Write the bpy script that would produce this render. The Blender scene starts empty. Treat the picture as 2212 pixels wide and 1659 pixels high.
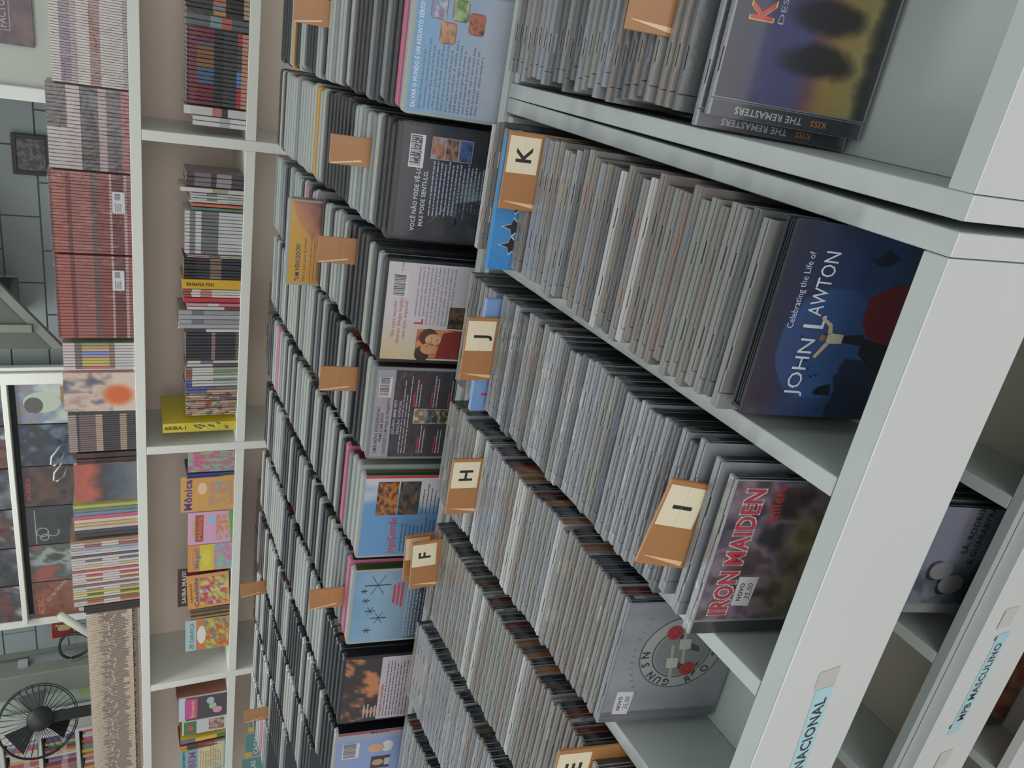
import bpy, bmesh, math, random
from mathutils import Vector, Matrix
PI = math.pi
R = random.Random(11)
SC = bpy.context.scene
COL = SC.collection

# ------------------------------------------------------------------ camera
# photograph taken sideways: the place's up direction points to the left of the frame
YAW, PITCH, ROLL, FPX = 0.44172482, 0.46362883, 0.02912185, 1682.714
CAM = Vector((0, 0, 1.40))
_f = Vector((-math.sin(YAW)*math.cos(PITCH), math.cos(YAW)*math.cos(PITCH), -math.sin(PITCH)))
_r0 = Vector((math.cos(YAW), math.sin(YAW), 0)); _d0 = _f.cross(_r0)
_r = math.cos(ROLL)*_r0 + math.sin(ROLL)*_d0
_d = -math.sin(ROLL)*_r0 + math.cos(ROLL)*_d0
cd_ = bpy.data.cameras.new('camera'); cam = bpy.data.objects.new('camera', cd_); COL.objects.link(cam)
m = Matrix((_d, _r, -_f)).transposed().to_4x4(); m.translation = CAM; cam.matrix_world = m
cd_.sensor_fit = 'HORIZONTAL'; cd_.sensor_width = 36; cd_.lens = 36*FPX/2212
cd_.clip_start = 0.02; cd_.clip_end = 60
SC.camera = cam

# ------------------------------------------------------------------ light
w = bpy.data.worlds.new('shop_air'); SC.world = w; w.use_nodes = True
bg = w.node_tree.nodes['Background']; bg.inputs[0].default_value = (0.95, 0.985, 1.0, 1); bg.inputs[1].default_value = 0.50
def area(name, loc, target, sx, sy, power, col):
    l = bpy.data.lights.new(name, 'AREA'); l.shape = 'RECTANGLE'; l.size = sx; l.size_y = sy; l.energy = power; l.color = col
    o = bpy.data.objects.new(name, l); COL.objects.link(o); o.location = loc
    o.rotation_euler = (Vector(target)-Vector(loc)).to_track_quat('-Z', 'Y').to_euler(); return o
area('shop_front_daylight', (0.6, -3.6, 1.9), (-0.6, 1.0, 0.9), 4.5, 2.6, 58, (1.0, 0.955, 0.96))
area('ceiling_tubes_and_fill', (-0.4, 0.9, 3.1), (-0.4, 0.9, 0), 1.3, 0.5, 3, (0.98, 1.0, 0.96))
area('ceiling_tubes_and_fill', (-2.6, 4.0, 3.1), (-2.6, 4.6, 0), 2.2, 0.5, 26, (0.98, 1.0, 0.96))
area('ceiling_tubes_and_fill', (-1.9, 2.1, 3.1), (-1.9, 2.5, 0), 2.2, 0.5, 38, (1.0, 0.98, 0.94))  # extra lamp added over the aisle to brighten the bookcase
SC.view_settings.view_transform = 'Standard'; SC.view_settings.look = 'None'
SC.view_settings.exposure = 0.0; SC.view_settings.gamma = 1.0
try: SC.view_settings.use_curve_mapping = False
except Exception: pass

# ------------------------------------------------------------------ helpers
def lin(c, g=1.0):
    o = []
    for v in c:
        v = max(0, min(255, v))/255
        v = v/12.92 if v <= 0.04045 else ((v+0.055)/1.055)**2.4
        o.append(min(0.95, v*g))
    return tuple(o)
def W(x, y, Y):
    """the point of the plane at depth Y seen at photograph position (x, y)"""
    a, b = ((1659-y)-829.5)/FPX, (x-1106)/FPX
    d = _r*a + _d*b + _f
    return CAM + d*((Y-CAM.y)/d.y)
MATS = {}
def mat(name, c, rough=0.5, g=1.25, var=0.06, scale=9.0, bump=0.0, bscale=60, coat=0.0, metal=0.0, spec=0.5):
    if name in MATS: return MATS[name]
    ma = bpy.data.materials.new(name); ma.use_nodes = True; nt = ma.node_tree; p = nt.nodes['Principled BSDF']
    L = lin(c, g)
    tc = nt.nodes.new('ShaderNodeTexCoord'); nz = nt.nodes.new('ShaderNodeTexNoise'); nz.inputs['Scale'].default_value = scale; nz.inputs['Detail'].default_value = 4
    nt.links.new(tc.outputs['Object'], nz.inputs['Vector'])
    mx = nt.nodes.new('ShaderNodeMix'); mx.data_type = 'RGBA'
    mx.inputs[6].default_value = tuple(v*(1-var) for v in L)+(1,); mx.inputs[7].default_value = tuple(min(0.97, v*(1+var)) for v in L)+(1,)
    nt.links.new(nz.outputs['Fac'], mx.inputs[0]); nt.links.new(mx.outputs[2], p.inputs['Base Color'])
    p.inputs['Roughness'].default_value = rough; p.inputs['Metallic'].default_value = metal
    p.inputs['Coat Weight'].default_value = coat; p.inputs['Coat Roughness'].default_value = 0.12; p.inputs['Specular IOR Level'].default_value = spec
    if bump:
        n2 = nt.nodes.new('ShaderNodeTexNoise'); n2.inputs['Scale'].default_value = bscale; n2.inputs['Detail'].default_value = 3
        nt.links.new(tc.outputs['Object'], n2.inputs['Vector'])
        b = nt.nodes.new('ShaderNodeBump'); b.inputs['Strength'].default_value = bump; b.inputs['Distance'].default_value = 0.004
        nt.links.new(n2.outputs['Fac'], b.inputs['Height']); nt.links.new(b.outputs['Normal'], p.inputs['Normal'])
    MATS[name] = ma; return ma
def print_mat(name, rough, coat, bump=0.0, bscale=30):
    ma = bpy.data.materials.new(name); ma.use_nodes = True; nt = ma.node_tree; p = nt.nodes['Principled BSDF']
    a = nt.nodes.new('ShaderNodeVertexColor'); a.layer_name = 'ink'
    nt.links.new(a.outputs['Color'], p.inputs['Base Color']); p.inputs['Roughness'].default_value = rough
    p.inputs['Coat Weight'].default_value = coat; p.inputs['Coat Roughness'].default_value = 0.1
    if bump:
        tc = nt.nodes.new('ShaderNodeTexCoord'); n2 = nt.nodes.new('ShaderNodeTexNoise'); n2.inputs['Scale'].default_value = bscale
        nt.links.new(tc.outputs['Object'], n2.inputs['Vector'])
        b = nt.nodes.new('ShaderNodeBump'); b.inputs['Strength'].default_value = bump; b.inputs['Distance'].default_value = 0.004
        nt.links.new(n2.outputs['Fac'], b.inputs['Height']); nt.links.new(b.outputs['Normal'], p.inputs['Coat Normal']); nt.links.new(b.outputs['Normal'], p.inputs['Normal'])
    MATS[name] = ma; return ma
INK = print_mat('printed_paper', 0.5, 0.0)
INKG = print_mat('printed_gloss', 0.35, 0.6)
INKW = print_mat('printed_in_wrap', 0.35, 0.7, 0.35, 45)
def film(name, fac, rough, tint):
    ma = bpy.data.materials.new(name); ma.use_nodes = True; nt = ma.node_tree
    for n in list(nt.nodes):
        if n.type == 'BSDF_PRINCIPLED': nt.nodes.remove(n)
    out = [n for n in nt.nodes if n.type == 'OUTPUT_MATERIAL'][0]
    t = nt.nodes.new('ShaderNodeBsdfTransparent'); t.inputs[0].default_value = (*tint, 1)
    gl = nt.nodes.new('ShaderNodeBsdfGlossy'); gl.inputs['Roughness'].default_value = rough; gl.inputs[0].default_value = (1, 1, 1, 1)
    tc = nt.nodes.new('ShaderNodeTexCoord'); n2 = nt.nodes.new('ShaderNodeTexNoise'); n2.inputs['Scale'].default_value = 14; n2.inputs['Detail'].default_value = 5; n2.inputs['Distortion'].default_value = 1.5
    nt.links.new(tc.outputs['Object'], n2.inputs['Vector'])
    b = nt.nodes.new('ShaderNodeBump'); b.inputs['Strength'].default_value = 0.6; b.inputs['Distance'].default_value = 0.01
    nt.links.new(n2.outputs['Fac'], b.inputs['Height']); nt.links.new(b.outputs['Normal'], gl.inputs['Normal'])
    mx = nt.nodes.new('ShaderNodeMixShader'); mx.inputs[0].default_value = fac
    nt.links.new(t.outputs[0], mx.inputs[1]); nt.links.new(gl.outputs[0], mx.inputs[2]); nt.links.new(mx.outputs[0], out.inputs['Surface'])
    MATS[name] = ma; return ma
FILM = film('clear_film', 0.05, 0.12, (0.97, 0.97, 0.97))

def link(o, parent=None):
    COL.objects.link(o)
    if parent is not None: o.parent = parent
    return o
def obj(name, me, ma=None, parent=None, loc=None, rot=None):
    o = bpy.data.objects.new(name, me)
    if ma is not None:
        if not me.materials: me.materials.append(ma)
        if me.materials[0] is not ma:
            o.material_slots[0].link = 'OBJECT'; o.material_slots[0].material = ma
    if loc is not None: o.location = loc
    if rot is not None: o.rotation_euler = rot
    return link(o, parent)
def tag(o, label, cat, group=None, kind=None):
    o['label'] = label; o['category'] = cat
    if group: o['group'] = group
    if kind: o['kind'] = kind
    return o
def thing(name, label, cat, loc=(0, 0, 0), rot=(0, 0, 0), group=None):
    o = bpy.data.objects.new(name, None); o.empty_display_size = 0.02; o.location = loc; o.rotation_euler = rot
    COL.objects.link(o); return tag(o, label, cat, group)
def struct(o): o['kind'] = 'structure'; return o

class MB:
    def __init__(s): s.v = []; s.f = []
    def hexa(s, p):
        n = len(s.v); s.v += [tuple(q) for q in p]
        for a in ((0, 3, 2, 1), (4, 5, 6, 7), (0, 1, 5, 4), (1, 2, 6, 5), (2, 3, 7, 6), (3, 0, 4, 7)): s.f.append(tuple(n+i for i in a))
        return s
    def box(s, x0, x1, y0, y1, z0, z1):
        return s.hexa([(x0, y0, z0), (x1, y0, z0), (x1, y1, z0), (x0, y1, z0), (x0, y0, z1), (x1, y0, z1), (x1, y1, z1), (x0, y1, z1)])
    def extr(s, pts, y0, y1):
        """outline in x,z pulled from y0 (front) to y1 (back)"""
        n = len(s.v); k = len(pts)
        s.v += [(x, y0, z) for x, z in pts] + [(x, y1, z) for x, z in pts]
        s.f.append(tuple(n+i for i in range(k))); s.f.append(tuple(n+k+i for i in reversed(range(k))))
        for i in range(k):
            j = (i+1) % k; s.f.append((n+i, n+k+i, n+k+j, n+j))
        return s
    def tube(s, pts, r, k=6, closed=False):
        n0 = len(s.v); N = len(pts); pts = [Vector(p) for p in pts]
        for i, p in enumerate(pts):
            a = pts[(i-1) % N] if (closed or i > 0) else p; b = pts[(i+1) % N] if (closed or i < N-1) else p
            t = (b-a).normalized(); u = t.orthogonal().normalized() if abs(t.z) > 0.9 else t.cross(Vector((0, 0, 1))).normalized(); v = t.cross(u)
            for j in range(k):
                q = 2*PI*j/k; s.v.append(tuple(p+r*(math.cos(q)*u+math.sin(q)*v)))
        for i in range(N if closed else N-1):
            for j in range(k):
                a = n0+i*k+j; b = n0+i*k+(j+1) % k; c = n0+((i+1) % N)*k+(j+1) % k; d = n0+((i+1) % N)*k+j
                s.f.append((a, b, c, d))
        if not closed:
            s.f.append(tuple(n0+j for j in reversed(range(k)))); s.f.append(tuple(n0+(N-1)*k+j for j in range(k)))
        return s
    def mesh(s, name, bevel=0.0, seg=1, smooth=False):
        me = bpy.data.meshes.new(name); me.from_pydata(s.v, [], s.f)
        bm = bmesh.new(); bm.from_mesh(me); bmesh.ops.recalc_face_normals(bm, faces=bm.faces)
        if bevel: bmesh.ops.bevel(bm, geom=list(bm.edges), offset=bevel, segments=seg, affect='EDGES', clamp_overlap=True)
        if smooth:
            for f in bm.faces: f.smooth = True
        bm.to_mesh(me); bm.free(); return me
    def build(s, name, ma, parent=None, bevel=0.0, loc=None, rot=None, seg=1, smooth=False):
        return obj(name, s.mesh(name, bevel, seg, smooth), ma, parent, loc, rot)
def rrect(x0, x1, z0, z1, r, n=3):
    p = []
    for cx, cz, a0 in ((x1-r, z1-r, 0), (x0+r, z1-r, 90), (x0+r, z0+r, 180), (x1-r, z0+r, 270)):
        for i in range(n+1):
            a = math.radians(a0+90*i/n); p.append((cx+r*math.cos(a), cz+r*math.sin(a)))
    return p

# ---- lettering: glyph outlines taken once from the built-in font
GL = {}
def load_glyphs():
    chars = 'ABCDEFGHIJKLMNOPQRSTUVWXYZabcdefghijklmnopqrstuvwxyz0123456789.,!?&-"\'()/:ÊÃÍÇÉÁÔÓÚÀçãõéíóúâêàôª*'
    tmp = []
    for b in (0, 1):
        for c in chars:
            for s in (c, 'H'+c+'H'):
                cu = bpy.data.curves.new('t', 'FONT'); cu.body = s; cu.size = 1; cu.resolution_u = 2; cu.fill_mode = 'FRONT' if hasattr(cu, 'fill_mode') else cu.fill_mode
                if b: cu.offset = 0.022
                o = bpy.data.objects.new('t', cu); COL.objects.link(o); tmp.append((b, c, len(s) == 1, o, cu))
        cu = bpy.data.curves.new('t', 'FONT'); cu.body = 'HH'; cu.size = 1
        o = bpy.data.objects.new('t', cu); COL.objects.link(o); tmp.append((b, 'HH', True, o, cu))
    dg = bpy.context.evaluated_depsgraph_get(); dg.update(); wid = {}
    for b, c, single, o, cu in tmp:
        me = o.evaluated_get(dg).to_mesh()
        vs = [(v.co.x, v.co.y) for v in me.vertices]
        if not single: wid[b, c] = max(x for x, y in vs)-min(x for x, y in vs)
        elif c == 'HH': wid[b, 'HH'] = max(x for x, y in vs)-min(x for x, y in vs)
        else: GL[b, c] = [vs, [tuple(p.vertices) for p in me.polygons], 0]
        o.evaluated_get(dg).to_mesh_clear()
    for b, c, single, o, cu in tmp: bpy.data.objects.remove(o); 
    for b, c, single, o, cu in tmp:
        if cu.users == 0: bpy.data.curves.remove(cu)
    for (b, c), gly in GL.items(): gly[2] = wid[b, c]-wid[b, 'HH']
    for b in (0, 1): GL[b, ' '] = [[], [], 0.28]
load_glyphs()

class Print:
    """flat printing on a face: coloured shapes in the face's own x,z metres, each layer a hair proud of the last"""
    def __init__(s, g=1.25): s.v = []; s.f = []; s.c = []; s.g = g; s.top = 0
    def _y(s, lay): s.top = max(s.top, lay); return -0.00012*lay
    def poly(s, pts, c, lay=1):
        n = len(s.v); y = s._y(lay); s.v += [(x, y, z) for x, z in pts]; s.f.append(tuple(range(n, n+len(pts)))); s.c.append([lin(c, s.g)]*len(pts)); return s
    def rect(s, x0, x1, z0, z1, c, lay=1): return s.poly([(x0, z0), (x1, z0), (x1, z1), (x0, z1)], c, lay)
    def disc(s, cx, cz, r, c, lay=1, rz=None, n=20): return s.poly([(cx+r*math.cos(2*PI*i/n), cz+(rz or r)*math.sin(2*PI*i/n)) for i in range(n)], c, lay)
    def ring(s, cx, cz, r0, r1, c, lay=1, n=36, a0=0, a1=360):
        for i in range(n):
            a = math.radians(a0+(a1-a0)*i/n); b = math.radians(a0+(a1-a0)*(i+1)/n)
            s.poly([(cx+r0*math.cos(a), cz+r0*math.sin(a)), (cx+r1*math.cos(a), cz+r1*math.sin(a)), (cx+r1*math.cos(b), cz+r1*math.sin(b)), (cx+r0*math.cos(b), cz+r0*math.sin(b))], c, lay)
    def grid(s, x0, x1, z0, z1, nx, nz, fn, lay=1):
        n = len(s.v); y = s._y(lay); cc = []
        for j in range(nz+1):
            for i in range(nx+1):
                u, v = i/nx, j/nz; s.v.append((x0+(x1-x0)*u, y, z0+(z1-z0)*v)); cc.append(lin(fn(u, v), s.g))
        for j in range(nz):
            for i in range(nx):
                q = [j*(nx+1)+i, j*(nx+1)+i+1, (j+1)*(nx+1)+i+1, (j+1)*(nx+1)+i]
                s.f.append(tuple(n+k for k in q)); s.c.append([cc[k] for k in q])
        return s
    def text(s, t, x, z, size, c, lay=2, bold=0, fit=None, rot=0, al='l', sh=0.0):
        wd = sum(GL[bold, ch][2] for ch in t if (bold, ch) in GL)*size; sx = 1.0
        if fit: sx = fit/wd; wd = fit
        x0 = -wd if al == 'r' else (-wd/2 if al == 'c' else 0); y = s._y(lay); L = lin(c, s.g); ca, sa = math.cos(math.radians(rot)), math.sin(math.radians(rot))
        for ch in t:
            if (bold, ch) not in GL: continue
            vs, fs, adv = GL[bold, ch]; n = len(s.v)
            for a, b in vs:
                px, pz = x0+(a+sh*b)*size*sx, b*size; s.v.append((x+px*ca-pz*sa, y, z+px*sa+pz*ca))
            for f in fs: s.f.append(tuple(n+i for i in f)); s.c.append([L]*len(f))
            x0 += adv*size*sx
        return s
    def bars(s, x0, x1, z1, n, pitch, h, c, lay=2, seed=1, ragged=0.3, al='l'):
        """rows of print too small to read, broken into words"""
        q = random.Random(seed)
        for i in range(n):
            wd = (x1-x0)*(1-ragged*q.random()); a = x0 if al == 'l' else (x1-wd if al == 'r' else (x0+x1-wd)/2); b = a+wd; z = z1-i*pitch
            while a < b:
                l = min(b-a, (0.03+0.09*q.random())*(x1-x0)); s.rect(a, a+l, z-h, z, c, lay); a += l+0.014*(x1-x0)
        return s
    def barcode(s, x0, x1, z0, z1, lay=2, seed=3):
        q = random.Random(seed); s.rect(x0, x1, z0, z1, (215, 212, 214), lay); a = x0+0.06*(x1-x0)
        while a < x1-0.06*(x1-x0):
            l = (x1-x0)*q.choice((0.012, 0.012, 0.024, 0.036)); s.rect(a, a+l, z0+0.2*(z1-z0), z1-0.06*(z1-z0), (38, 36, 40), lay+1); a += l+(x1-x0)*q.choice((0.014, 0.02, 0.03))
        return s
    def build(s, name, parent, ma=None, loc=None, rot=None):
        me = bpy.data.meshes.new(name); me.from_pydata(s.v, [], s.f)
        at = me.color_attributes.new('ink', 'FLOAT_COLOR', 'CORNER'); fl = []
        for cc in s.c:
            for c in cc: fl += [c[0], c[1], c[2], 1.0]
        at.data.foreach_set('color', fl); me.materials.append(ma or INK)
        o = bpy.data.objects.new(name, me)
        if loc is not None: o.location = loc
        if rot is not None: o.rotation_euler = rot
        return link(o, parent)
def mixc(a, b, t): t = max(0, min(1, t)); return tuple(p+(q-p)*t for p, q in zip(a, b))
def ramp(stops, t):
    for (p, a), (q, b) in zip(stops, stops[1:]):
        if t <= q: return mixc(a, b, (t-p)/(q-p) if q > p else 0)
    return stops[-1][1]
def hsh(i, j, k): 
    n = (i*374761393+j*668265263+k*1274126177) & 0xffffffff; n = ((n ^ (n >> 13))*1103515245) & 0xffffffff; return ((n ^ (n >> 16)) & 0xffff)/65535
def vn(x, y, k=0):
    i, j = math.floor(x), math.floor(y); a, b = x-i, y-j; a = a*a*(3-2*a); b = b*b*(3-2*b)
    return (hsh(i, j, k)*(1-a)+hsh(i+1, j, k)*a)*(1-b)+(hsh(i, j+1, k)*(1-a)+hsh(i+1, j+1, k)*a)*b
def fbm(x, y, k=0): return 0.5*vn(x, y, k)+0.3*vn(2*x, 2*y, k+1)+0.2*vn(4*x, 4*y, k+2)
def blobs(cols, sc=4, seed=0):
    """unspecific picture: soft patches of the given colours"""
    n = len(cols)-1
    def f(u, v):
        t = max(0, min(0.999, (fbm(u*sc, v*sc, seed)-0.22)/0.56))*n; i = int(t); return mixc(cols[i], cols[i+1], (t-i)**2*(3-2*(t-i)))
    return f

# ------------------------------------------------------------------ shared materials
WHITE = mat('white_painted_board', (203, 206, 203), 0.42, 1.3, 0.04, 6)
WHITE2 = mat('grey_white_bin_paint', (194, 203, 198), 0.5, 1.08, 0.06, 14)
EDGE = mat('white_board_shade_tone', (180, 189, 186), 0.5, 1.0, 0.06, 30)  # white board toned darker: the weaker light on its tops is in the colour
KRAFT = mat('taped_brown_cardboard', (174, 122, 74), 0.4, 1.1, 0.12, 40, coat=0.2)
KRAFTE = mat('cardboard_edge', (140, 105, 74), 0.7, 1.2, 0.15, 60)
# ------------------------------------------------------------------ the setting
floor = struct(MB().box(-8, 4, -4, 7, -0.05, 0).build('floor', mat('speckled_floor_tile', (150, 148, 142), 0.35, 1.1, 0.15, 3)))
YW = 5.2
wall = struct(MB().box(-8, 4, YW+0.012, YW+0.15, 0, 3.3).build('wall_back', mat('block_mortar', (120, 128, 128), 0.8, 1.1)))
BLK = mat('pale_grey_painted_block', (146, 158, 160), 0.55, 1.15, 0.05, 7, bump=0.15, bscale=40)
bme = MB().box(-0.1965, 0.1965, -0.014, 0, -0.0965, 0.0965).mesh('block', 0.003)
for r_ in range(8):
    for c_ in range(16):
        obj('block', bme, BLK, wall, (-6.0+0.4*c_+(0.2 if r_ % 2 else 0)+0.1, YW+0.012, 1.10+0.2*r_))

# ------------------------------------------------------------------ CD bins
SL = 0.03
def zt(Y, z0): return z0+SL*(Y-0.29)
def part(mb, name, ma, th, bevel=0.0006): return mb.build(name, ma, th, bevel, loc=tuple(-v for v in th.location))
def sloped(x0, x1, y0, y1, zb, z0):
    return MB().hexa([(x0, y0, zt(y0, zb)), (x1, y0, zt(y0, zb)), (x1, y1, zt(y1, zb)), (x0, y1, zt(y1, zb)), (x0, y0, zt(y0, z0)), (x1, y0, zt(y0, z0)), (x1, y1, zt(y1, z0)), (x0, y1, zt(y1, z0))])
GREYIN = mat('grey_lined_board', (196, 196, 192), 0.6, 1.15, 0.05, 5)
BROWNIN = mat('raw_brown_hardboard', (206, 194, 182), 0.75, 1.2, 0.08, 8)
def cd_unit(label, xl, xr, quadr, divs, fl0, lowdivs):
    t = thing('cd_display_unit', label, 'display unit', ((xl+xr)/2, 0.57, 0))
    YB = 0.866
    # side panels: plan corners front-left, front-right, back-right, back-left
    for q in quadr:
        (a, b, c, d) = q; yf, yb = 0.286, YB
        pts = [(a, yf, 0), (b, yf, 0), (c, yb, 0), (d, yb, 0), (a, yf, zt(yf, .976)), (b, yf, zt(yf, .976)), (c, yb, zt(yb, .976)), (d, yb, zt(yb, .976))]
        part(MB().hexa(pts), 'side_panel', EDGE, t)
        part(MB().hexa([(a+.0004, yf-.0012, 0), (b-.0004, yf-.0012, 0), (b-.0004, yf-.0001, 0), (a+.0004, yf-.0001, 0), (a+.0004, yf-.0012, zt(yf, .9755)), (b-.0004, yf-.0012, zt(yf, .9755)), (b-.0004, yf-.0001, zt(yf, .9755)), (a+.0004, yf-.0001, zt(yf, .9755))]), 'end_lit_sheet', WHITE, t, 0)  # added sheet keeps the lit front end white over the darkened panel
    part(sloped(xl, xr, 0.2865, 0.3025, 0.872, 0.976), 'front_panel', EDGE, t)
    part(sloped(xl+.0003, xr-.0003, 0.2853, 0.2863, 0.8722, 0.9755), 'front_lit_sheet', WHITE, t, 0)  # added sheet: the front's stronger light painted as white over the darkened board
    part(sloped(xl, xr, 0.303, YB-0.013, fl0-0.015, fl0), 'bin_floor', WHITE2, t)
    part(MB().box(xl, xr, YB-0.012, YB, 0.0, zt(YB, .972)), 'back_panel', WHITE2, t)
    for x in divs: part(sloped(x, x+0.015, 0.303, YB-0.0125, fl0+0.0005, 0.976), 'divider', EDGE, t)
    # second tier
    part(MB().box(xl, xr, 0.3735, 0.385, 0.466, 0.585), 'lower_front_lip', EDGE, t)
    part(MB().box(xl, xr, 0.358, 0.373, 0.463, 0.576), 'lower_front_panel', WHITE, t)
    part(MB().box(xl, xr, 0.3855, YB-0.0125, 0.472, 0.487), 'lower_bin_floor', BROWNIN, t)
    for x in lowdivs: part(MB().box(x, x+0.015, 0.3855, YB-0.0125, 0.4875, 0.585), 'lower_divider', WHITE2, t)
    # third tier
    part(MB().box(xl, xr, 0.370, 0.383, 0.185, 0.30), 'bottom_front_panel', WHITE, t)
    part(MB().box(xl, xr, 0.3835, YB-0.0125, 0.19, 0.205), 'bottom_bin_floor', GREYIN, t)
    for x in [q-0.07 for q in lowdivs]: part(MB().box(x, x+0.015, 0.3835, YB-0.0125, 0.2055, 0.30), 'bottom_divider', WHITE2, t)
    part(MB().box(xl, xr, 0.40, 0.42, 0.0, 0.185), 'plinth', GREYIN, t)
    return t
u1 = cd_unit('long white CD bin with the INTERNACIONAL strip on its front board', -1.55, -0.0637, [(-0.0633, -0.0485, -0.0438, -0.0597), (-1.566, -1.551, -1.551, -1.566)],
    [-0.2342, -0.4118, -0.5868, -0.7705, -0.9540, -1.1345, -1.3150], 0.878, [-0.135, -0.342, -0.549, -0.756, -0.963, -1.17])
u2 = cd_unit('white CD bin with THE REMASTERS case, beside the INTERNACIONAL bin', -0.0272, 0.62, [(-0.0426, -0.0274, -0.0276, -0.0432), (0.6205, 0.6355, 0.6355, 0.6205)],
    [0.1345, 0.296, 0.4575], 0.866, [0.16, 0.367])
LABELC = (178, 214, 224)
pr = Print(); pr.rect(-0.150, 0, -0.0095, 0.0095, LABELC, 1); pr.text('INTERNACIONAL', -0.011, -0.0055, 0.0155, (44, 52, 62), 2, 1, al='r', fit=0.122)
pr.rect(0.001, 0.019, -0.010, 0.012, (196, 195, 190), 1)
o = pr.build('sign_strip', u1, INKG, loc=Vector((-0.399, 0.2851, 0.9263))-u1.location, rot=(0, math.radians(-5), 0)); o['label'] = 'pale blue strip lettered INTERNACIONAL'
pr = Print(); pr.rect(-0.152, 0, -0.0105, 0.0105, LABELC, 1); pr.text('MPB MASCULINO', -0.132, -0.0062, 0.0165, (44, 52, 62), 2, 1, fit=0.118)
for x in (-0.138, -0.006): pr.poly([(x-0.004, 0.0105), (x+0.004, 0.0105), (x+0.002, 0.0145), (x-0.002, 0.0145)], (90, 88, 86), 1)
o = pr.build('sign_strip', u1, INKG, loc=Vector((-0.493, 0.3577, 0.529))-u1.location); o['label'] = 'pale blue strip lettered MPB MASCULINO'
for k, (x, z) in enumerate(((-0.47, 0.538), (-0.69, 0.52))):
    pr = Print(); pr.rect(-0.014, 0.014, -0.012, 0.012, (206, 203, 198), 1); pr.rect(-0.014, 0.012, 0.0115, 0.0125, (150, 140, 128), 2); pr.build('old_tape', u1, INKG, loc=Vector((x, 0.3577, z))-u1.location)

# ------------------------------------------------------------------ CDs
TH = 0.0100
tray_me = MB().box(-.071, .071, -.0062, 0, 0, .125).box(-.071, -.0585, -TH, -.0063, 0, .125).mesh('tray', 0.0005)
op = [(-.058, 0), (.071, 0), (.071, .125), (.040, .125), (.0395, .1241), (.0225, .1241), (.022, .125), (-.022, .125), (-.0225, .1241), (-.0395, .1241), (-.040, .125), (-.058, .125)]
lid_me = MB().extr(op, -TH, -.0077).mesh('lid', 0.0003)
book_me = MB().box(-.0575, .068, -.0076, -.0063, .002, .1243).mesh('booklet')
spine_me = MB().box(.0711, .0714, -.0058, -.0005, .003, .122).box(.0711, .0713, -.0098, -.0074, .003, .122).mesh('spine_card')
TR = [mat('clear_case_grey', (140, 142, 138), 0.22, 1.0, 0.10, 60, bump=0.08, bscale=220, coat=0.3),
      mat('clear_case_warm', (132, 127, 121), 0.25, 1.0, 0.12, 60, bump=0.08, bscale=220, coat=0.3),
      mat('clear_case_blue', (144, 149, 154), 0.2, 1.0, 0.10, 60, bump=0.1, bscale=220, coat=0.4),
      mat('clear_case_smoke', (102, 105, 106), 0.2, 1.0, 0.12, 60, bump=0.08, bscale=220, coat=0.3),
      mat('clear_case_white', (184, 186, 184), 0.3, 1.0, 0.05, 40),
      mat('case_in_wrap', (158, 163, 166), 0.12, 1.0, 0.16, 45, bump=0.5, bscale=90, coat=0.8)]
BKC = [mat('inlay_%d' % i, c, 0.4, 1.1) for i, c in enumerate([(34, 36, 40), (52, 54, 58), (70, 68, 66), (150, 84, 52), (72, 34, 42), (196, 150, 60), (70, 110, 160), (190, 186, 180), (150, 48, 44), (58, 92, 70)])]
SPC = [mat('spine_%d' % i, c, 0.25, 1.0, coat=0.5) for i, c in enumerate([(28, 30, 34), (36, 40, 46), (44, 46, 52), (24, 28, 38), (30, 40, 62), (96, 34, 34), (60, 64, 68), (142, 92, 52), (52, 74, 60), (170, 170, 166)])]
pr = Print(); pr.rect(0, .046, -0.0024, 0.0024, (150, 156, 158), 1); pr.text('AA2000', .008, -.0016, .0048, (40, 44, 48), 2, fit=.03)
SPL = None
def cd(parent_loc, th, label, group, tint, ink, spn, label_strip=None, yaw=0.0, roll=0.0):
    t = thing('compact_disc', label, 'cd', parent_loc, (-th, roll, yaw), group)
    obj('tray', tray_me, TR[tint], t); obj('lid', lid_me, TR[tint], t); obj('booklet', book_me, BKC[ink], t); obj('spine_card', spine_me, SPC[spn], t)
    if label_strip:
        p_ = Print(1.0); p_.rect(-0.020, 0.020, -.0022, .0022, (150, 158, 158), 1); p_.text(label_strip, 0, -.0016, .0046, (40, 46, 50), 2, al='c')
        p_.build('catalogue_strip', t, INK, loc=(.0715, -.0031, .104), rot=(0, PI/2, PI/2))
    return t
TINTW = ('grey', 'brownish', 'bluish', 'smoky', 'white', 'crinkle-wrapped'); SPW = ('black', 'dark grey', 'charcoal', 'navy', 'dark blue', 'red', 'grey', 'orange-brown', 'green', 'white')
card_me = MB().box(-.0385, .0385, -.0034, 0, 0, .161).mesh('card', 0.0005)
card_cut = MB().box(-.0385, .0385, -.0034, 0, .0085, .161).mesh('card', .0005)
def card(loc, th, letter, label, h=0.161, roll=0.0):
    t = thing('divider_card', label, 'divider card', loc, (-th, roll, 0), 'cardboard divider cards in the CD bins')
    t.rotation_mode = 'YXZ'
    obj('board', card_me if abs(roll) < .1 else card_cut, KRAFT, t)
    if letter:
        p_ = Print(); p_.rect(-.0015, .0345, h-.0345, h-.0012, (222, 212, 182), 1); p_.text(letter, .0165, h-.0265, .0235, (30, 30, 30), 2, 1, al='c')
        p_.rect(-.0015, .0345, h-.0182, h-.0180, (190, 182, 156), 2)
        p_.build('letter_label', t, INKG, loc=(0, -.00345, 0))
    p_ = Print(); p_.poly([(-.036, h-.040), (-.0315, h-.040), (-.0298, h-.004), (-.0303, h-.004)], (222, 184, 146), 1); p_.build('tape_edge', t, INKG, loc=(0, -.00345, 0))
    return t
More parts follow.
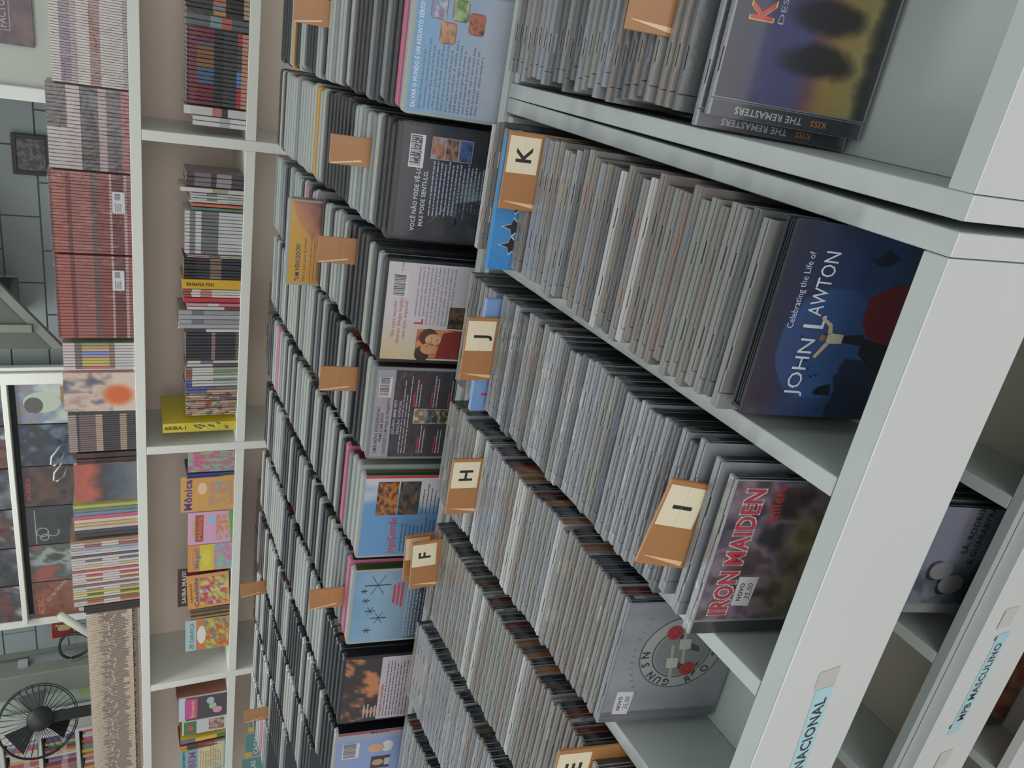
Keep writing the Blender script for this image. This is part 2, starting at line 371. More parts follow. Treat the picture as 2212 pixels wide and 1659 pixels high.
def column(xc, fl, y0, y1, a0, a1, label, group, tints, spw, inserts=(), jx=0.004, strips=0.0, start=0):
    y = y0; ins = sorted(inserts, key=lambda q: q[0]); n = 0
    while y < y1:
        k = (y-y0)/(y1-y0); th = math.radians(a0+(a1-a0)*k); Yt = y+.125*math.sin(th)
        z = fl(y)+0.0006
        if ins and Yt >= ins[0][0]:
            q = ins.pop(0); y = q[1](Vector((0, y, z)), th); continue
        x = xc+R.uniform(-jx, jx)
        if n >= start:
            ti, si = R.choice(tints), R.choice(spw); st = R.choice(('AA2000', 'AA0001000', 'AA1000', 'AD1000', '0001000')) if R.random() < strips else None
            lab = label.replace('clear CD jewel case', '%s CD case with %s spine%s' % (TINTW[ti], SPW[si], ', labelled' if st else ''), 1)
            cd((x, y+TH, z), th, lab, group, ti, R.choice((0, 0, 0, 1, 1, 2, 3, 4, 5, 6, 7, 8, 9) if R.random() < .35 else (0, 1, 2)), si, st, yaw=math.radians(R.uniform(-.12, .12)))
        y += (TH+.0006)/math.cos(th)+.126*max(0, math.radians((a0-a1)*(TH+.0022)/(y1-y0))); n += 1
    return n
fl1 = lambda Y: zt(Y, .878)
fl2 = lambda Y: zt(Y, .866)
def put_card(xc, letter, label, roll=0.0):
    def f(b, th): card((xc, b.y+.0036, b.z+(.042*abs(math.sin(roll)) if abs(roll) < .1 else .0012)), th, letter, label, roll=roll); return b.y+(.0046+(.004 if abs(roll) > .1 else 0))/math.cos(th)+.0008
    return f
def tall_sleeve(xc, c, label, mark, hh):
    def f(b, th):
        t = thing('cd_sleeve', label, 'cd', (xc, b.y+.008, b.z), (-th, 0, 0))
        MB().box(-.07, .07, -.0075, 0, 0, hh).build('sleeve', mat('sleeve_'+label[:12], c, .35, 1.2, .05, 12, coat=.4), t, .0006)
        p_ = Print()
        if mark == 'gothic':
            for x in (-.042, -.022, .002, .03):
                for w_, c_, l_ in ((.011, (205, 205, 208), 1), (.0092, (30, 32, 38), 2)):
                    p_.poly([(x-w_, hh-.022), (x, hh-.022-w_*1.1), (x+w_, hh-.022), (x+.3*w_, hh-.020), (x, hh-.022+w_*1.2), (x-.3*w_, hh-.020)], c_, l_)
        else: p_.text('J', -.05, hh-.022, .016, (190, 50, 60), 1, 1); p_.bars(-.03, .05, hh-.006, 3, .005, .002, (210, 214, 225), 1)
        p_.build('printing', t, INKG, loc=(0, -.0077, 0)); return b.y+.0088/math.cos(th)+.0008
    return f
DK = (0, 0, 0, 1, 1, 2, 3, 3, 4, 6)
# column behind the KISS case (second bin)
column(.0535, fl2, .505, .828, 20, 6, 'clear CD jewel case behind THE REMASTERS case', 'CDs in the column of the second bin', (0, 0, 2, 2, 3, 1), DK, [(.578, put_card(.074, None, 'plain taped brown card without a letter standing in the second CD bin'))], jx=.006)
# K column
column(-.1405, fl1, .374, .829, 11, 3, 'clear CD jewel case in the bin column of card K', 'CDs in the K column', (0, 1, 1, 0, 4, 3, 2), DK,
    [(.712, put_card(-.105, 'K', 'brown taped card with black letter K on cream label')), (.738, tall_sleeve(-.145, (62, 136, 196), 'tall bright blue CD sleeve with black spiky marks behind the K card', 'gothic', .150))], jx=.005)
# I / J column
column(-.3165, fl1, .352, .829, 11, 3, 'clear CD jewel case in the bin column of cards I, J', 'CDs in the I and J column', (2, 2, 0, 5, 5, 0, 3), DK,
    [(.378, put_card(-.3315, 'I', 'brown taped card with black letter I on cream label', roll=math.radians(9))), (.752, tall_sleeve(-.322, (120, 152, 200), 'light blue CD sleeve with a red mark behind the J card', 'j', .139)), (.744, put_card(-.311, 'J', 'brown taped card with black letter J on cream label'))], jx=.004)
# H column
column(-.4895, fl1, .418, .829, 11, 3, 'clear CD jewel case in the bin column of card H', 'CDs in the H column', (0, 0, 2, 5, 1, 1, 0, 4), (0, 0, 1, 2, 3, 4, 5, 6, 7), [(.732, put_card(-.483, 'H', 'brown taped card with black letter H on cream label'))], jx=.003, strips=.15)
# E / F / G column
column(-.672, fl1, .335, .829, 11, 3, 'clear CD jewel case in the bin column of cards E, F', 'CDs in the E to G column', (0, 1, 0, 1, 0, 0, 4), (0, 0, 1, 2, 3, 5, 7, 8, 6, 4),
    [(.418, put_card(-.6262, 'E', 'brown taped card with black letter E on cream label')), (.795, put_card(-.640, 'F', 'bent brown taped card with black letter F in front of the G card', roll=math.radians(-4))), (.825, put_card(-.650, 'G', 'brown taped card with black letter G half hidden by the F card', roll=math.radians(-3)))], jx=.003, strips=.3)
column(-.852, fl1, .49, .829, 10, 3, 'clear CD jewel case one column past card F', 'CDs in the column past the F card', (5, 5, 0, 2, 1), (0, 1, 2, 4, 6, 8, 3), jx=.004, strips=.2)
column(-1.032, fl1, .60, .829, 10, 3, 'clear CD jewel case two columns past card F', 'CDs in the second column past the F card', (0, 1, 5, 2), (0, 1, 3, 5, 6), jx=.004)

# ---- front CDs with printed covers
def big_cd(loc, th, label, tint=2, ink=0, spn=0, yaw=0.0):
    t = thing('compact_disc', label, 'cd', loc, (-th, 0, yaw))
    obj('tray', tray_me, TR[tint], t); obj('lid', lid_me, TR[tint], t); obj('booklet', book_me, BKC[ink], t); obj('spine_card', spine_me, SPC[spn], t); return t
FY = -TH-.0002
def novo(p_, x, z, lay=6, ang=0):
    p_.poly([(x-.014, z-.0075), (x+.014, z-.009), (x+.0145, z+.0085), (x-.013, z+.0085)], (214, 212, 212), lay)
    p_.text('NOVO', x, z+.0015, .0055, (60, 58, 62), lay+1, 1, al='c', rot=ang); p_.text('35,00', x, z-.0062, .0072, (96, 92, 120), lay+1, 0, al='c', rot=ang, sh=.2)
# grey round-emblem case (guns and roses words)
t = big_cd((-.4905, .416, fl1(.406)+.0006), math.radians(11), 'silver grey CD with a round emblem of roses and a 35,00 price sticker', 2, 1, 1)
p_ = Print(1.0)
p_.grid(-.057, .070, .002, .123, 24, 24, lambda u, v: mixc((118, 120, 126), (158, 161, 165), .5*fbm(u*9, v*3, 4)+.5*(1-abs(u-.35))), 1)
p_.rect(-.0705, -.0592, .002, .123, (112, 114, 120), 1); p_.rect(-.0655, -.0648, .002, .123, (140, 142, 148), 2)
cx, cz = .012, .058
p_.ring(cx, cz, .0, .029, (128, 134, 132), 2); p_.ring(cx, cz, .029, .0425, (160, 164, 162), 2); p_.ring(cx, cz, .0412, .0425, (92, 96, 96), 3); p_.ring(cx, cz, .0285, .030, (84, 88, 86), 3); p_.ring(cx, cz, .027, .0285, (150, 154, 152), 3)
for k, ch in enumerate('GUNSN'): 
    a = 168-k*(16 if k < 3 else 19); p_.text(ch, cx+.0325*math.cos(math.radians(a)), cz+.0325*math.sin(math.radians(a)), .0110, (58, 62, 64), 4, 1, rot=a-90, al='c')
for k, ch in enumerate('ROSES'):
    a = 205+k*30; p_.text(ch, cx+.0400*math.cos(math.radians(a)), cz+.0400*math.sin(math.radians(a)), .0110, (58, 62, 64), 4, 1, rot=a+90, al='c')
for dx, dz, s_ in ((-.012, .004, 1), (.010, -.004, 1)):
    p_.poly([(cx+dx-.028, cz+dz-.003), (cx+dx+.022, cz+dz+.006), (cx+dx+.022, cz+dz+.009), (cx+dx-.028, cz+dz+.001)], (164, 168, 160), 4)
    p_.poly([(cx+dx-.006, cz+dz-.004), (cx+dx+.006, cz+dz-.002), (cx+dx+.006, cz+dz+.010), (cx+dx-.006, cz+dz+.008)], (190, 190, 178), 5); p_.poly([(cx+dx-.010, cz+dz-.014), (cx+dx-.004, cz+dz-.013), (cx+dx+.002, cz+dz), (cx+dx-.006, cz+dz)], (66, 76, 62), 4)
for dx, dz in ((-.020, -.011), (.024, .013)):
    p_.disc(cx+dx, cz+dz, .0082, (176, 62, 66), 5); p_.ring(cx+dx, cz+dz, .003, .004, (138, 40, 48), 6, 14); p_.ring(cx+dx, cz+dz, .0056, .0064, (150, 46, 52), 6, 14)
    for a in (200, 320): p_.poly([(cx+dx, cz+dz-.006), (cx+dx+.012*math.cos(math.radians(a)), cz+dz-.004+.009*math.sin(math.radians(a))), (cx+dx+.004*math.cos(math.radians(a)), cz+dz-.010)], (56, 66, 54), 4)
for k, ch in enumerate('GREATESTHITS'):
    p_.text(ch, -.035+k*.0075+(.005 if k > 7 else 0), .097-.00035*(k-6)**2+.008, .0042, (96, 98, 104), 2, al='c')
novo(p_, -.047, .104, 3); p_.build('front_print', t, INKG, loc=(0, FY, 0))
p2 = Print(1.0); p2.rect(-.018, .018, -.0022, .0022, (150, 156, 158), 1); p2.text('AA2000', 0, -.0016, .0046, (44, 48, 52), 2, al='c'); p2.build('catalogue_strip', t, INK, loc=(.0715, -.0031, .100), rot=(0, PI/2, PI/2))
# killers case (wrapped)
t = big_cd((-.3225, .345, fl1(.335)+.0006), math.radians(11), 'wrapped dark CD lettered IRON MAIDEN in red with a 35,00 price sticker', 5, 0, 1)
p_ = Print(1.0)
def killers(u, v):
    c = blobs([(50, 44, 54), (96, 80, 96), (134, 116, 130), (80, 62, 64), (46, 40, 48)], 5, 7)(u, v)
    d = math.hypot(u-.62, (v-.36)); c = mixc(c, (186, 172, 84), max(0, 1-d/.26)*(.35+.65*fbm(u*9, v*9, 3)))
    return mixc(c, (160, 160, 60), max(0, .42-math.hypot(u-.17, (v-.34)*1.2))*1.6*fbm(u*5, v*5, 8))
p_.grid(-.057, .070, .002, .123, 44, 44, killers, 1); p_.rect(-.0705, -.0592, .002, .123, (44, 42, 48), 1)
for t_, x0, fit in (('IRON', -.053, .044), ('MAIDEN', -.005, .070)):
    [p_.text(t_, x0+ox, .0975+oz, .0225, (222, 212, 214), 2, 1, fit=fit) for ox in (-.0009, .0009) for oz in (-.0008, .0008)]; p_.text(t_, x0, .0975, .0225, (190, 52, 68), 3, 1, fit=fit)
p_.text('Killers', .034, .079, .0135, (196, 52, 62), 3, 1, fit=.033, rot=4, sh=.15); novo(p_, -.030, .087, 4)
p_.build('front_print', t, INKW, loc=(0, FY, 0))
MB().box(-.0718, .0718, -TH-.0012, .0003, -.0002, .1257).build('clear_wrap', FILM, t, .0008)
p2 = Print(1.0); p2.rect(-.022, .022, -.0024, .0024, (84, 86, 92), 1); p2.text('AD000400N', 0, -.0016, .0046, (30, 32, 36), 2, al='c'); p2.build('catalogue_strip', t, INK, loc=(.0715, -.0031, .100), rot=(0, PI/2, PI/2))
# dark blue book-style case
th = math.radians(12); t = thing('compact_disc', 'dark blue card CD case lettered JOHN LAWTON at the front of the K column', 'cd', (-.1346, .362, fl1(.35)+.0006), (-th, 0, 0))
CARDK = mat('dark_card_case', (40, 44, 58), .4, 1.0)
MB().box(-.07, .07, -.0145, -.0115, 0, .125).build('front_board', CARDK, t, .0004); MB().box(-.07, .07, -.003, 0, 0, .125).build('back_board', CARDK, t, .0004)
MB().box(-.0695, -.0665, -.0114, -.0031, 0, .125).build('spine_board', CARDK, t, .0003)
for k in range(3): MB().box(-.066, .068, -.0108+k*.0026, -.0092+k*.0026, .001, .1242).build('disc_page', mat('black_disc_page', (30, 32, 38), .2, 1.0, coat=.6), t, .0003)
p_ = Print(1.0)
def lawton(u, v):
    c = ramp([(0, (46, 62, 88)), (.35, (54, 82, 126)), (.6, (44, 66, 112)), (1, (36, 38, 62))], v)
    c = mixc(c, (62, 44, 56), max(0, (v-.62)/.38)*max(0, 1-u*1.3)); c = mixc(c, (34, 38, 58), max(0, (u-.55)/.45)*max(0, (v-.35)/.65)*.8)
    m_ = math.hypot(u-.40, v-.60)
    if m_ < .30: c = mixc(c, (58, 98, 158), .55)
    c = mixc(c, (84, 124, 182), max(0, 1-abs((u-.28)*.7-(v-.42)*-.5)/.12)*.35*fbm(u*6, v*6, 2))
    e = .42+.10*fbm(u*7, .3, 5)-.9*max(0, u-.30)
    if u < .34 and v < e: c = mixc(c, (30, 40, 66), .85)
    if v < .10+.06*fbm(u*9, .1, 6) and u < .5: c = (26, 30, 46)
    return mixc(c, tuple(q*.8 for q in c), fbm(u*12, v*12, 9)*.5)
p_.grid(-.07, .07, .0, .125, 70, 62, lawton, 1)
def lp(pts, c, l): p_.poly([(x-.027, max(.0005, z+.006)) for x, z in pts], c, l)
lp([(.002, -.017), (.010, .014), (.018, .034), (.032, .046), (.050, .046), (.060, .030), (.066, -.017)], (112, 36, 46), 2); lp([(-.020, -.017), (-.006, .018), (.008, .040), (.020, .040), (.016, .016), (.008, -.017)], (30, 28, 40), 3)
lp([(.0150, .040), (.0230, .040), (.0210, .058), (.0160, .058)], (34, 30, 36), 4); lp([(.0150, .057), (.0218, .057), (.0225, .070), (.0143, .070)], (196, 192, 170), 5); p_.disc(-.0086, .0795, .0026, (150, 100, 80), 5)
lp([(.0205, .0700), (.0215, .0665), (.0290, .0690), (.0340, .0785), (.0322, .0790), (.0270, .0715)], (200, 176, 150), 5); lp([(.0155, .0700), (.0145, .0665), (.0030, .0740), (.0040, .0765)], (200, 176, 150), 5)
for q in range(14):
    x, z = -.045+.045*R.random(), .070+.026*R.random(); p_.poly([(x, z), (x+.003, z+.002), (x+.0012, z), (x+.003, z-.0018)], (24, 30, 52), 3)
p_.poly([(.046, .055), (.049, .062), (.051, .055), (.058, .050), (.052, .038), (.046, .046)], (34, 46, 66), 3); p_.disc(-.050, .070, .0022, (24, 28, 44), 3); p_.poly([(-.052, .069), (-.046, .070), (-.043, .060), (-.052, .058)], (24, 28, 44), 3)
p_.text('JOHN', -.053, .0845, .0165, (214, 218, 226), 4, 0, fit=.044); p_.text('L', -.004, .0815, .0235, (214, 218, 226), 4, 0); p_.text('AWTON', .0065, .0865, .0165, (214, 218, 226), 4, 0, fit=.046); p_.text('Celebrating the Life of', -.004, .1055, .0072, (196, 202, 216), 4, 0, fit=.054)
p_.build('front_print', t, INKG, loc=(0, -.0147, 0))
# KISS case
for k, (dy, dx, lab) in enumerate(((0, .006, 'dark blue CD with KISS in red and yellow letters leaning in the second bin'), (.0118, -.0040, 'dark cased CD with THE REMASTERS spine right behind the KISS case'))):
    t = big_cd((.0495+dx, .462+dy+TH, fl2(.462+dy)+.0006), math.radians(22), lab, 2, 0, 0)
    p_ = Print(1.0)
    if k == 0:
        def kiss(u, v):
            c = ramp([(0, (34, 36, 44)), (.12, (176, 164, 110)), (.30, (168, 138, 84)), (.42, (120, 86, 96)), (.52, (84, 84, 128)), (.72, (66, 68, 116)), (.9, (44, 44, 66)), (1, (40, 40, 58))], v+.10*(fbm(u*6, v*6, 3)-.5))
            c = mixc(c, (36, 38, 48), max(0, .07-v+.12*fbm(u*14, .2, 6))*8)
            for q, (a, b) in enumerate(((.28, .62), (.52, .66), (.78, .6))):
                d = math.hypot((u-a)*3.0, (v-.42)*1.15)
                c = mixc(c, (38, 36, 44), .85*max(0, min(1, (.34-d+.12*(fbm(u*9, v*9, q)-.5))*7)))
            return c
        p_.grid(-.057, .070, .002, .123, 80, 80, kiss, 1)
        for q, ch in enumerate('KISS'):
            x0 = -.002+q*.0165; p_.text(ch, x0-.0006, .0935, .0265, (230, 206, 84), 2, 1, fit=.0162); p_.text(ch, x0+.0002, .0945, .0240, (204, 72, 48), 3, 1, fit=.0146); p_.text(ch, x0+.0006, .0945, .0110, (220, 140, 50), 3, 1, fit=.001) if False else None
        p_.text('DESTROYER', -.002, .0855, .0060, (176, 176, 186), 2, 0, fit=.060)
    else: p_.rect(-.057, .070, .002, .123, (52, 54, 64), 1)
    p_.rect(-.0705, -.0592, .002, .123, (58, 60, 68), 1)
    p_.text('KISS', -.0625, .030, .0066, (190, 120, 56), 2, 1, rot=90); p_.text('THE REMASTERS', -.0625, .050, .0072, (178, 180, 186), 2, 1, rot=90, fit=.055)
    p_.build('front_print', t, INKG, loc=(0, FY, 0))
# lower tier
for k in range(9):
    lab = 'grey CD with RETRATOS and SÁ, RODRIX lettering in the lower tier' if k == 0 else 'clear CD jewel case stacked behind the RETRATOS case in the lower tier'
    y = .424+.0122*k; t = big_cd((-.4335+(.003*math.sin(k*2)), y+TH-.03, .4882), math.radians(15), lab, (2, 3, 3, 0, 3, 2, 3, 0, 3)[k], 0, 0)
    if k: t['group'] = 'CDs behind the RETRATOS case'
    else:
        p_ = Print(1.0); p_.grid(-.057, .070, .002, .123, 30, 30, lambda u, v: mixc(mixc((150, 152, 158), (120, 126, 142), v), blobs([(44, 48, 58), (70, 74, 84), (112, 116, 124)], 5, 12)(u, v), max(0, min(1, (.62-u-.2*v)*5))), 1)
        for a, b, r_ in ((-.030, .076, .013), (-.012, .096, .012)): p_.disc(a, b, r_, (128, 128, 132), 2, r_*1.25); p_.disc(a, b+.008, r_*1.15, (52, 54, 62), 1, r_)
        p_.rect(-.0705, -.0592, .002, .123, (138, 136, 136), 1)
        for s_, x, z, h_, c_ in (('RETRATOS', .036, .088, .0068, (170, 112, 96)), ('SÁ, RODRIX', .012, .0745, .0108, (58, 62, 74)), ('& GUARABYRA', -.002, .0615, .0108, (58, 62, 74))): p_.text(s_, x, z, h_, c_, 3, 1 if h_ > .01 else 0)
        p_.build('front_print', t, INKG, loc=(0, FY, 0))
t = big_cd((-.735, .445, .2062), math.radians(15), 'reddish brown CD with a small price sticker in the bottom tier', 3, 0, 0)
p_ = Print(1.0); p_.grid(-.057, .070, .002, .123, 20, 20, blobs([(52, 40, 40), (150, 70, 58), (178, 120, 84), (90, 52, 48)], 3, 4), 1); p_.rect(-.052, -.022, .098, .112, (205, 202, 204), 2); p_.bars(-.05, -.024, .109, 2, .005, .002, (90, 86, 96), 3); p_.build('front_print', t, INKG, loc=(0, FY, 0))
for k in range(6):
    t = big_cd((-.735, .4572+.0122*k, .2062), math.radians(15), 'clear CD jewel case behind the reddish case in the bottom tier', 3, 0, 0); t['group'] = 'CDs in the bottom tier'
# ------------------------------------------------------------------ DVD bin
td = thing('dvd_display_unit', 'white bin of filed DVD cases standing behind the CD bins', 'display unit', (-.55, 1.2, 0))
ZD = lambda Y: .9125+SL*(Y-.9)
def slopd(x0, x1, y0, y1, zb, zt_): return MB().hexa([(x0, y0, ZD(y0)+zb), (x1, y0, ZD(y0)+zb), (x1, y1, ZD(y1)+zb), (x0, y1, ZD(y1)+zb), (x0, y0, ZD(y0)+zt_), (x1, y0, ZD(y0)+zt_), (x1, y1, ZD(y1)+zt_), (x0, y1, ZD(y1)+zt_)])
part(slopd(-1.70, .36, .884, 1.60, -.015, 0), 'bin_floor', WHITE2, td)
part(MB().box(-1.70, .36, .868, .883, .0, .995), 'front_board', WHITE2, td)
part(MB().box(-1.70, .36, 1.601, 1.616, .0, 1.03), 'back_board', WHITE2, td)
part(MB().box(-1.716, -1.7005, .868, 1.616, .0, 1.0), 'side_panel', WHITE2, td); part(MB().box(.3605, .375, .868, 1.616, .0, 1.0), 'side_panel', WHITE2, td)
DW, DT, DH = .0695, .0172, .190
oc = rrect(-DW, DW, 0, DH, .0055, 3)
dv_f = MB().extr(oc, -DT, -DT/2-.0004).mesh('front_shell', .0007); dv_b = MB().extr(oc, -DT/2+.0004, 0).mesh('back_shell', .0007)
dv_s = MB().box(DW+.0002, DW+.0006, -DT+.001, -.001, .006, DH-.006).mesh('spine_paper')
DVM = [mat('dvd_pale_plastic', (154, 163, 160), .3, 1.12, .05, 30, coat=.25), mat('dvd_pale_plastic_warm', (162, 168, 160), .32, 1.1, .05, 30, coat=.25), mat('dvd_mid_plastic', (128, 136, 138), .3, 1.0, .06, 30, coat=.25),
       mat('dvd_black_plastic', (40, 45, 50), .28, 1.0, .1, 30, coat=.25), mat('dvd_black_plastic_worn', (56, 62, 68), .3, 1.0, .1, 30, coat=.25), mat('dvd_pink_plastic', (190, 110, 138), .3, 1.0, .05), mat('dvd_amber_paper', (196, 150, 66), .4, 1.0, .05)]
DSP = [mat('dvd_spine_%d' % i, c, .3, 1.0, coat=.5) for i, c in enumerate([(26, 28, 32), (32, 34, 40), (40, 40, 46), (58, 36, 30), (34, 42, 70), (110, 34, 40), (96, 92, 84), (128, 78, 42), (150, 150, 140), (60, 82, 40)])]
def dvd(loc, th, label, group, m1, sp, yaw=0.0, roll=0.0):
    t = thing('dvd_case', label, 'dvd', loc, (-th, roll, yaw), group)
    obj('front_shell', dv_f, DVM[m1], t); obj('back_shell', dv_b, DVM[m1], t); obj('spine_paper', dv_s, DSP[sp], t); return t
dcard = MB().box(-.0185, .0185, -.003, 0, 0, DH+.050).mesh('card', .0005)
def dvd_card(loc, th, label, roll=0.0):
    t = thing('divider_card', label, 'divider card', loc, (-th, roll, 0), 'plain cardboard divider cards in the DVD bin')
    t.rotation_mode = 'YXZ'; obj('board', dcard, KRAFT, t); p_ = Print(); p_.poly([(-.018, DH+.047), (-.0165, DH+.049), (-.010, DH+.010), (-.012, DH+.008)], (218, 178, 142), 1); p_.rect(-.0185, .0185, DH+.0205, DH+.0208, (138, 98, 66), 1); p_.build('tape_edge', t, INKG, loc=(0, -.0031, 0)); return t
DCOL = [  # face centre x, front cover words for labels, card (x, y, roll)
 (-.0080, 'SALVAR O MUNDO', (.012, 1.28, 0)), (-.1600, 'VOCÊ NÃO PODE', (-.145, 1.02, 0)), (-.3180, 'red L drop cap', (-.283, 1.05, 0)), (-.4700, 'FINAL ALTERNATIVO', (-.452, .985, 0)),
 (-.6310, 'sky and red title', None), (-.7945, 'misty blue sea', (-.790, .96, 4)), (-.9600, 'white text panel', None), (-1.1270, 'lilac cover', (-1.25+.06, 1.50, 4)), (.1500, '', None), (-1.288, '', None), (-1.449, '', (-1.475, 1.40, 3)), (-1.610, '', None)]
fronts = {}
for ci, (xc, words, crd) in enumerate(DCOL):
    y = .902; k = 0; vis = ci < 8
    if ci == 8: continue
    if ci >= 9: y = (1.03, 1.20, 1.36)[ci-9]
    lab = ('DVD case filed in the column behind the DVD with %s' % (words if words.isupper() else 'the '+words)) if vis else 'DVD case filed past the lilac DVD, '+('in the next column', 'in the second column on', 'in the end column')[max(0, ci-9)]
    grp = 'DVDs filed behind the '+(words or 'last')+' front case'
    base_roll = math.radians(-1.5 if ci in (4, 5, 6) else 0)
    prev_dark = False
    while y < 1.578:
        th = math.radians(7.5-4.5*(y-.9)/.68)
        if crd and y+DH*math.sin(th) > crd[1]:
            dvd_card((crd[0], y-.0143, ZD(y)+.0008+.02*abs(math.sin(math.radians(crd[2])))), th, 'brown taped card standing among DVDs '+('behind the '+words+' case' if words else 'past the lilac cover'), math.radians(-crd[2])); crd = None; y += .0046; continue
        r_ = R.random(); m1 = (3 if r_ < .75 else 4) if (r_ < .30 or (prev_dark and R.random() < .35)) else R.choice((0, 0, 1, 1, 0, 2))
        if R.random() < .018: m1 = 5
        if R.random() < .012: m1 = 6
        m1 = 3 if (ci >= 9 and k == 0) else m1; prev_dark = m1 in (3, 4)
        x = xc+R.uniform(-.004, .004); zz = ZD(y)+.0008
        if ci == 2 and abs(y-1.23) < .0092:      # raised case with an orange cover
            y += .0062; t = dvd((x-.012, y, zz+.048), th, 'orange and yellow DVD with UM VENCEDOR words raised above its row', None, 0, 7); p_ = Print(1.0)
            def ven(u, v): 
                q = v-(.98-.62*(1-u)**1.6)
                return mixc((208, 160, 62), (206, 112, 60), (.9-v)*2) if q > -.0 or u < .0 else mixc((196, 130, 82), blobs([(90, 60, 58), (160, 100, 70), (206, 168, 128)], 4, 3)(u, v), min(1, -q*6))
            p_.grid(-.066, .066, .004, .186, 40, 50, lambda u, v: ven(1-u if False else u, v), 1); p_.text('"UM VENCEDOR!', -.062, .168, .0098, (58, 52, 92), 2, 1, fit=.062); p_.text('Não dá para parar de torcer!', -.062, .159, .0062, (70, 58, 80), 2, 0, fit=.072); p_.bars(-.062, .02, .152, 8, .0052, .0016, (150, 110, 80), 2)
            p_.build('cover_print', t, INKG, loc=(0, -DT-.0002, 0))
        else:
            sp = R.choice((0, 0, 0, 1, 1, 2, 2, 3, 4, 5, 6, 7, 8, 9))
            l2 = lab.replace('DVD case filed', '%s DVD case with %s spine' % (('pale', 'cream grey', 'mid grey', 'black', 'worn black', 'pink', 'amber')[m1], ('black', 'dark', 'charcoal', 'brown', 'blue', 'red', 'taupe', 'orange', 'light', 'green')[sp]), 1).replace(' in the column behind', ' behind')
            t = dvd((x, y, zz), th, l2, grp, m1, sp, math.radians(R.uniform(-.15, .15)), 0)
        if k == 0 and vis: fronts[ci] = t
        if ci == 2 and 1.19 < y < 1.26: y += .0006
        y += .0184/math.cos(th)+(R.choice((0, 0, .0006, .0016))); k += 1
def cover(ci, label, m1, ga=1.0):
    t = fronts[ci]; t['label'] = label
    if 'group' in t: del t['group']
    for o in t.children:
        if 'shell' in o.name: o.material_slots[0].link = 'OBJECT'; o.material_slots[0].material = DVM[m1]
    return t, Print(ga)
def fin(t, p_, ma=None): p_.build('cover_print', t, ma or INKG, loc=(0, -DT-.0002, 0))
X0, X1, Z0, Z1 = -.0655, .0655, .005, .185
t, p_ = cover(0, 'sky blue DVD with SALVAR O MUNDO heading at the front of its column', 0)
p_.grid(X0, X1, Z0, Z1, 20, 30, lambda u, v: mixc(ramp([(0, (196, 194, 196)), (.35, (186, 190, 198)), (.7, (150, 176, 202)), (.93, (112, 164, 204)), (1, (98, 158, 204))], v), (200, 202, 208), .6*fbm(u*3, v*4, 2)*(1-v)), 1)
p_.text('SALVAR O MUNDO É UM ASSUNTO SÉRIO!', -.062, .1765, .0068, (226, 232, 236), 2, 1, fit=.112)
for k, s_ in enumerate(('Bill Williams (Arnold) é um ator pobre que', 'incansavelmente é contratado para escrever uma', 'continuação do Filme mais visto de True Lies,', 'o Filme de ação que fez muito sucesso mas', 'que seu diretor acabou fazendo. Quando Bill descobre', 'Gracil, um garoto que faz sem experiência como', 'ator, o que poderia ser uma última chance de', 'melhores condições. A medida que a', 'dupla embarca numa viagem de horrores', 'é preciso muita coragem para enfrentar os', 'como se tivesse saído de fato para lutar', 'para sua vida real e que para lutar', 'Apesar da sua experiência como ator, seu', 'maior desafio, vítima maligna e')):
    p_.text(s_, -.062, .1695-k*.0052, .0046, (52, 58, 78), 2, 0, fit=.064+.016*((k*37) % 10)/10)
for cx, cz, cc in ((.022, .147, ((120, 70, 50), (206, 150, 110), (90, 120, 60))), (.047, .135, ((60, 110, 60), (150, 180, 120), (200, 190, 170))), (.036, .115, ((60, 44, 40), (190, 120, 90), (150, 90, 70))), (.046, .160, ((200, 200, 200), (120, 140, 180), (180, 90, 80)))):
    p_.poly(rrect(cx-.0115, cx+.0115, cz-.0095, cz+.0095, .004), (150, 90, 80), 2); p_.grid(cx-.0105, cx+.0105, cz-.0085, cz+.0085, 8, 8, blobs(cc, 3, int(cx*1000)), 3)
fin(t, p_)
t, p_ = cover(1, 'black DVD with VOCÊ NÃO PODE VÊ-LO heading and a written price sticker', 3)
p_.grid(X0, X1, Z0, Z1, 36, 44, lambda u, v: mixc((40, 42, 48), (110, 146, 148), max(0, 1-math.hypot((u-.38)*1.3, (v-.48)*2.2)/.5)**1.6*fbm(u*6, v*8, 5)*1.7), 1)
p_.text('VOCÊ NÃO PODE VÊ-LO,', -.058, .1600, .0075, (196, 204, 208), 2, 1, fit=.080); p_.text('MAS PODE SENTI-LO.', -.052, .1505, .0075, (196, 204, 208), 2, 1, fit=.068)
p_.bars(-.040, .030, .145, 16, .0048, .0018, (158, 164, 184), 2, 8, .25, 'c')
p_.barcode(.018, .056, .158, .176, 3); p_.text('45,22', .022, .1625, .0115, (34, 46, 70), 5, 1, sh=.2, fit=.030)
for k, cc in enumerate((((150, 160, 156), (170, 110, 84), (60, 50, 48)), ((36, 40, 48), (170, 120, 96), (40, 44, 52)), ((30, 36, 60), (70, 100, 160), (30, 34, 50)))):
    p_.rect(.030, .056, .133-k*.017, .150-k*.017, (160, 158, 160), 2); p_.grid(.0308, .0552, .1338-k*.017, .1492-k*.017, 8, 7, blobs(cc, 2.5, 20+k), 3)
p_.poly([(-.050, .146), (-.020, .118), (-.030, .128)], (186, 206, 196), 2); p_.disc(-.044, .118, .009, (36, 46, 50), 2, .011); p_.poly([(-.05, .110), (-.02, .112), (-.01, .07), (-.05, .07)], (40, 52, 58), 2); fin(t, p_)
t, p_ = cover(2, 'cream and white DVD with a red drop cap L and film lovers picture', 3)
p_.grid(X0, X1, Z0, Z1, 16, 20, lambda u, v: mixc((206, 200, 204), (206, 180, 110), max(0, .75-u*1.6)*max(0, v-.25)*1.5), 1)
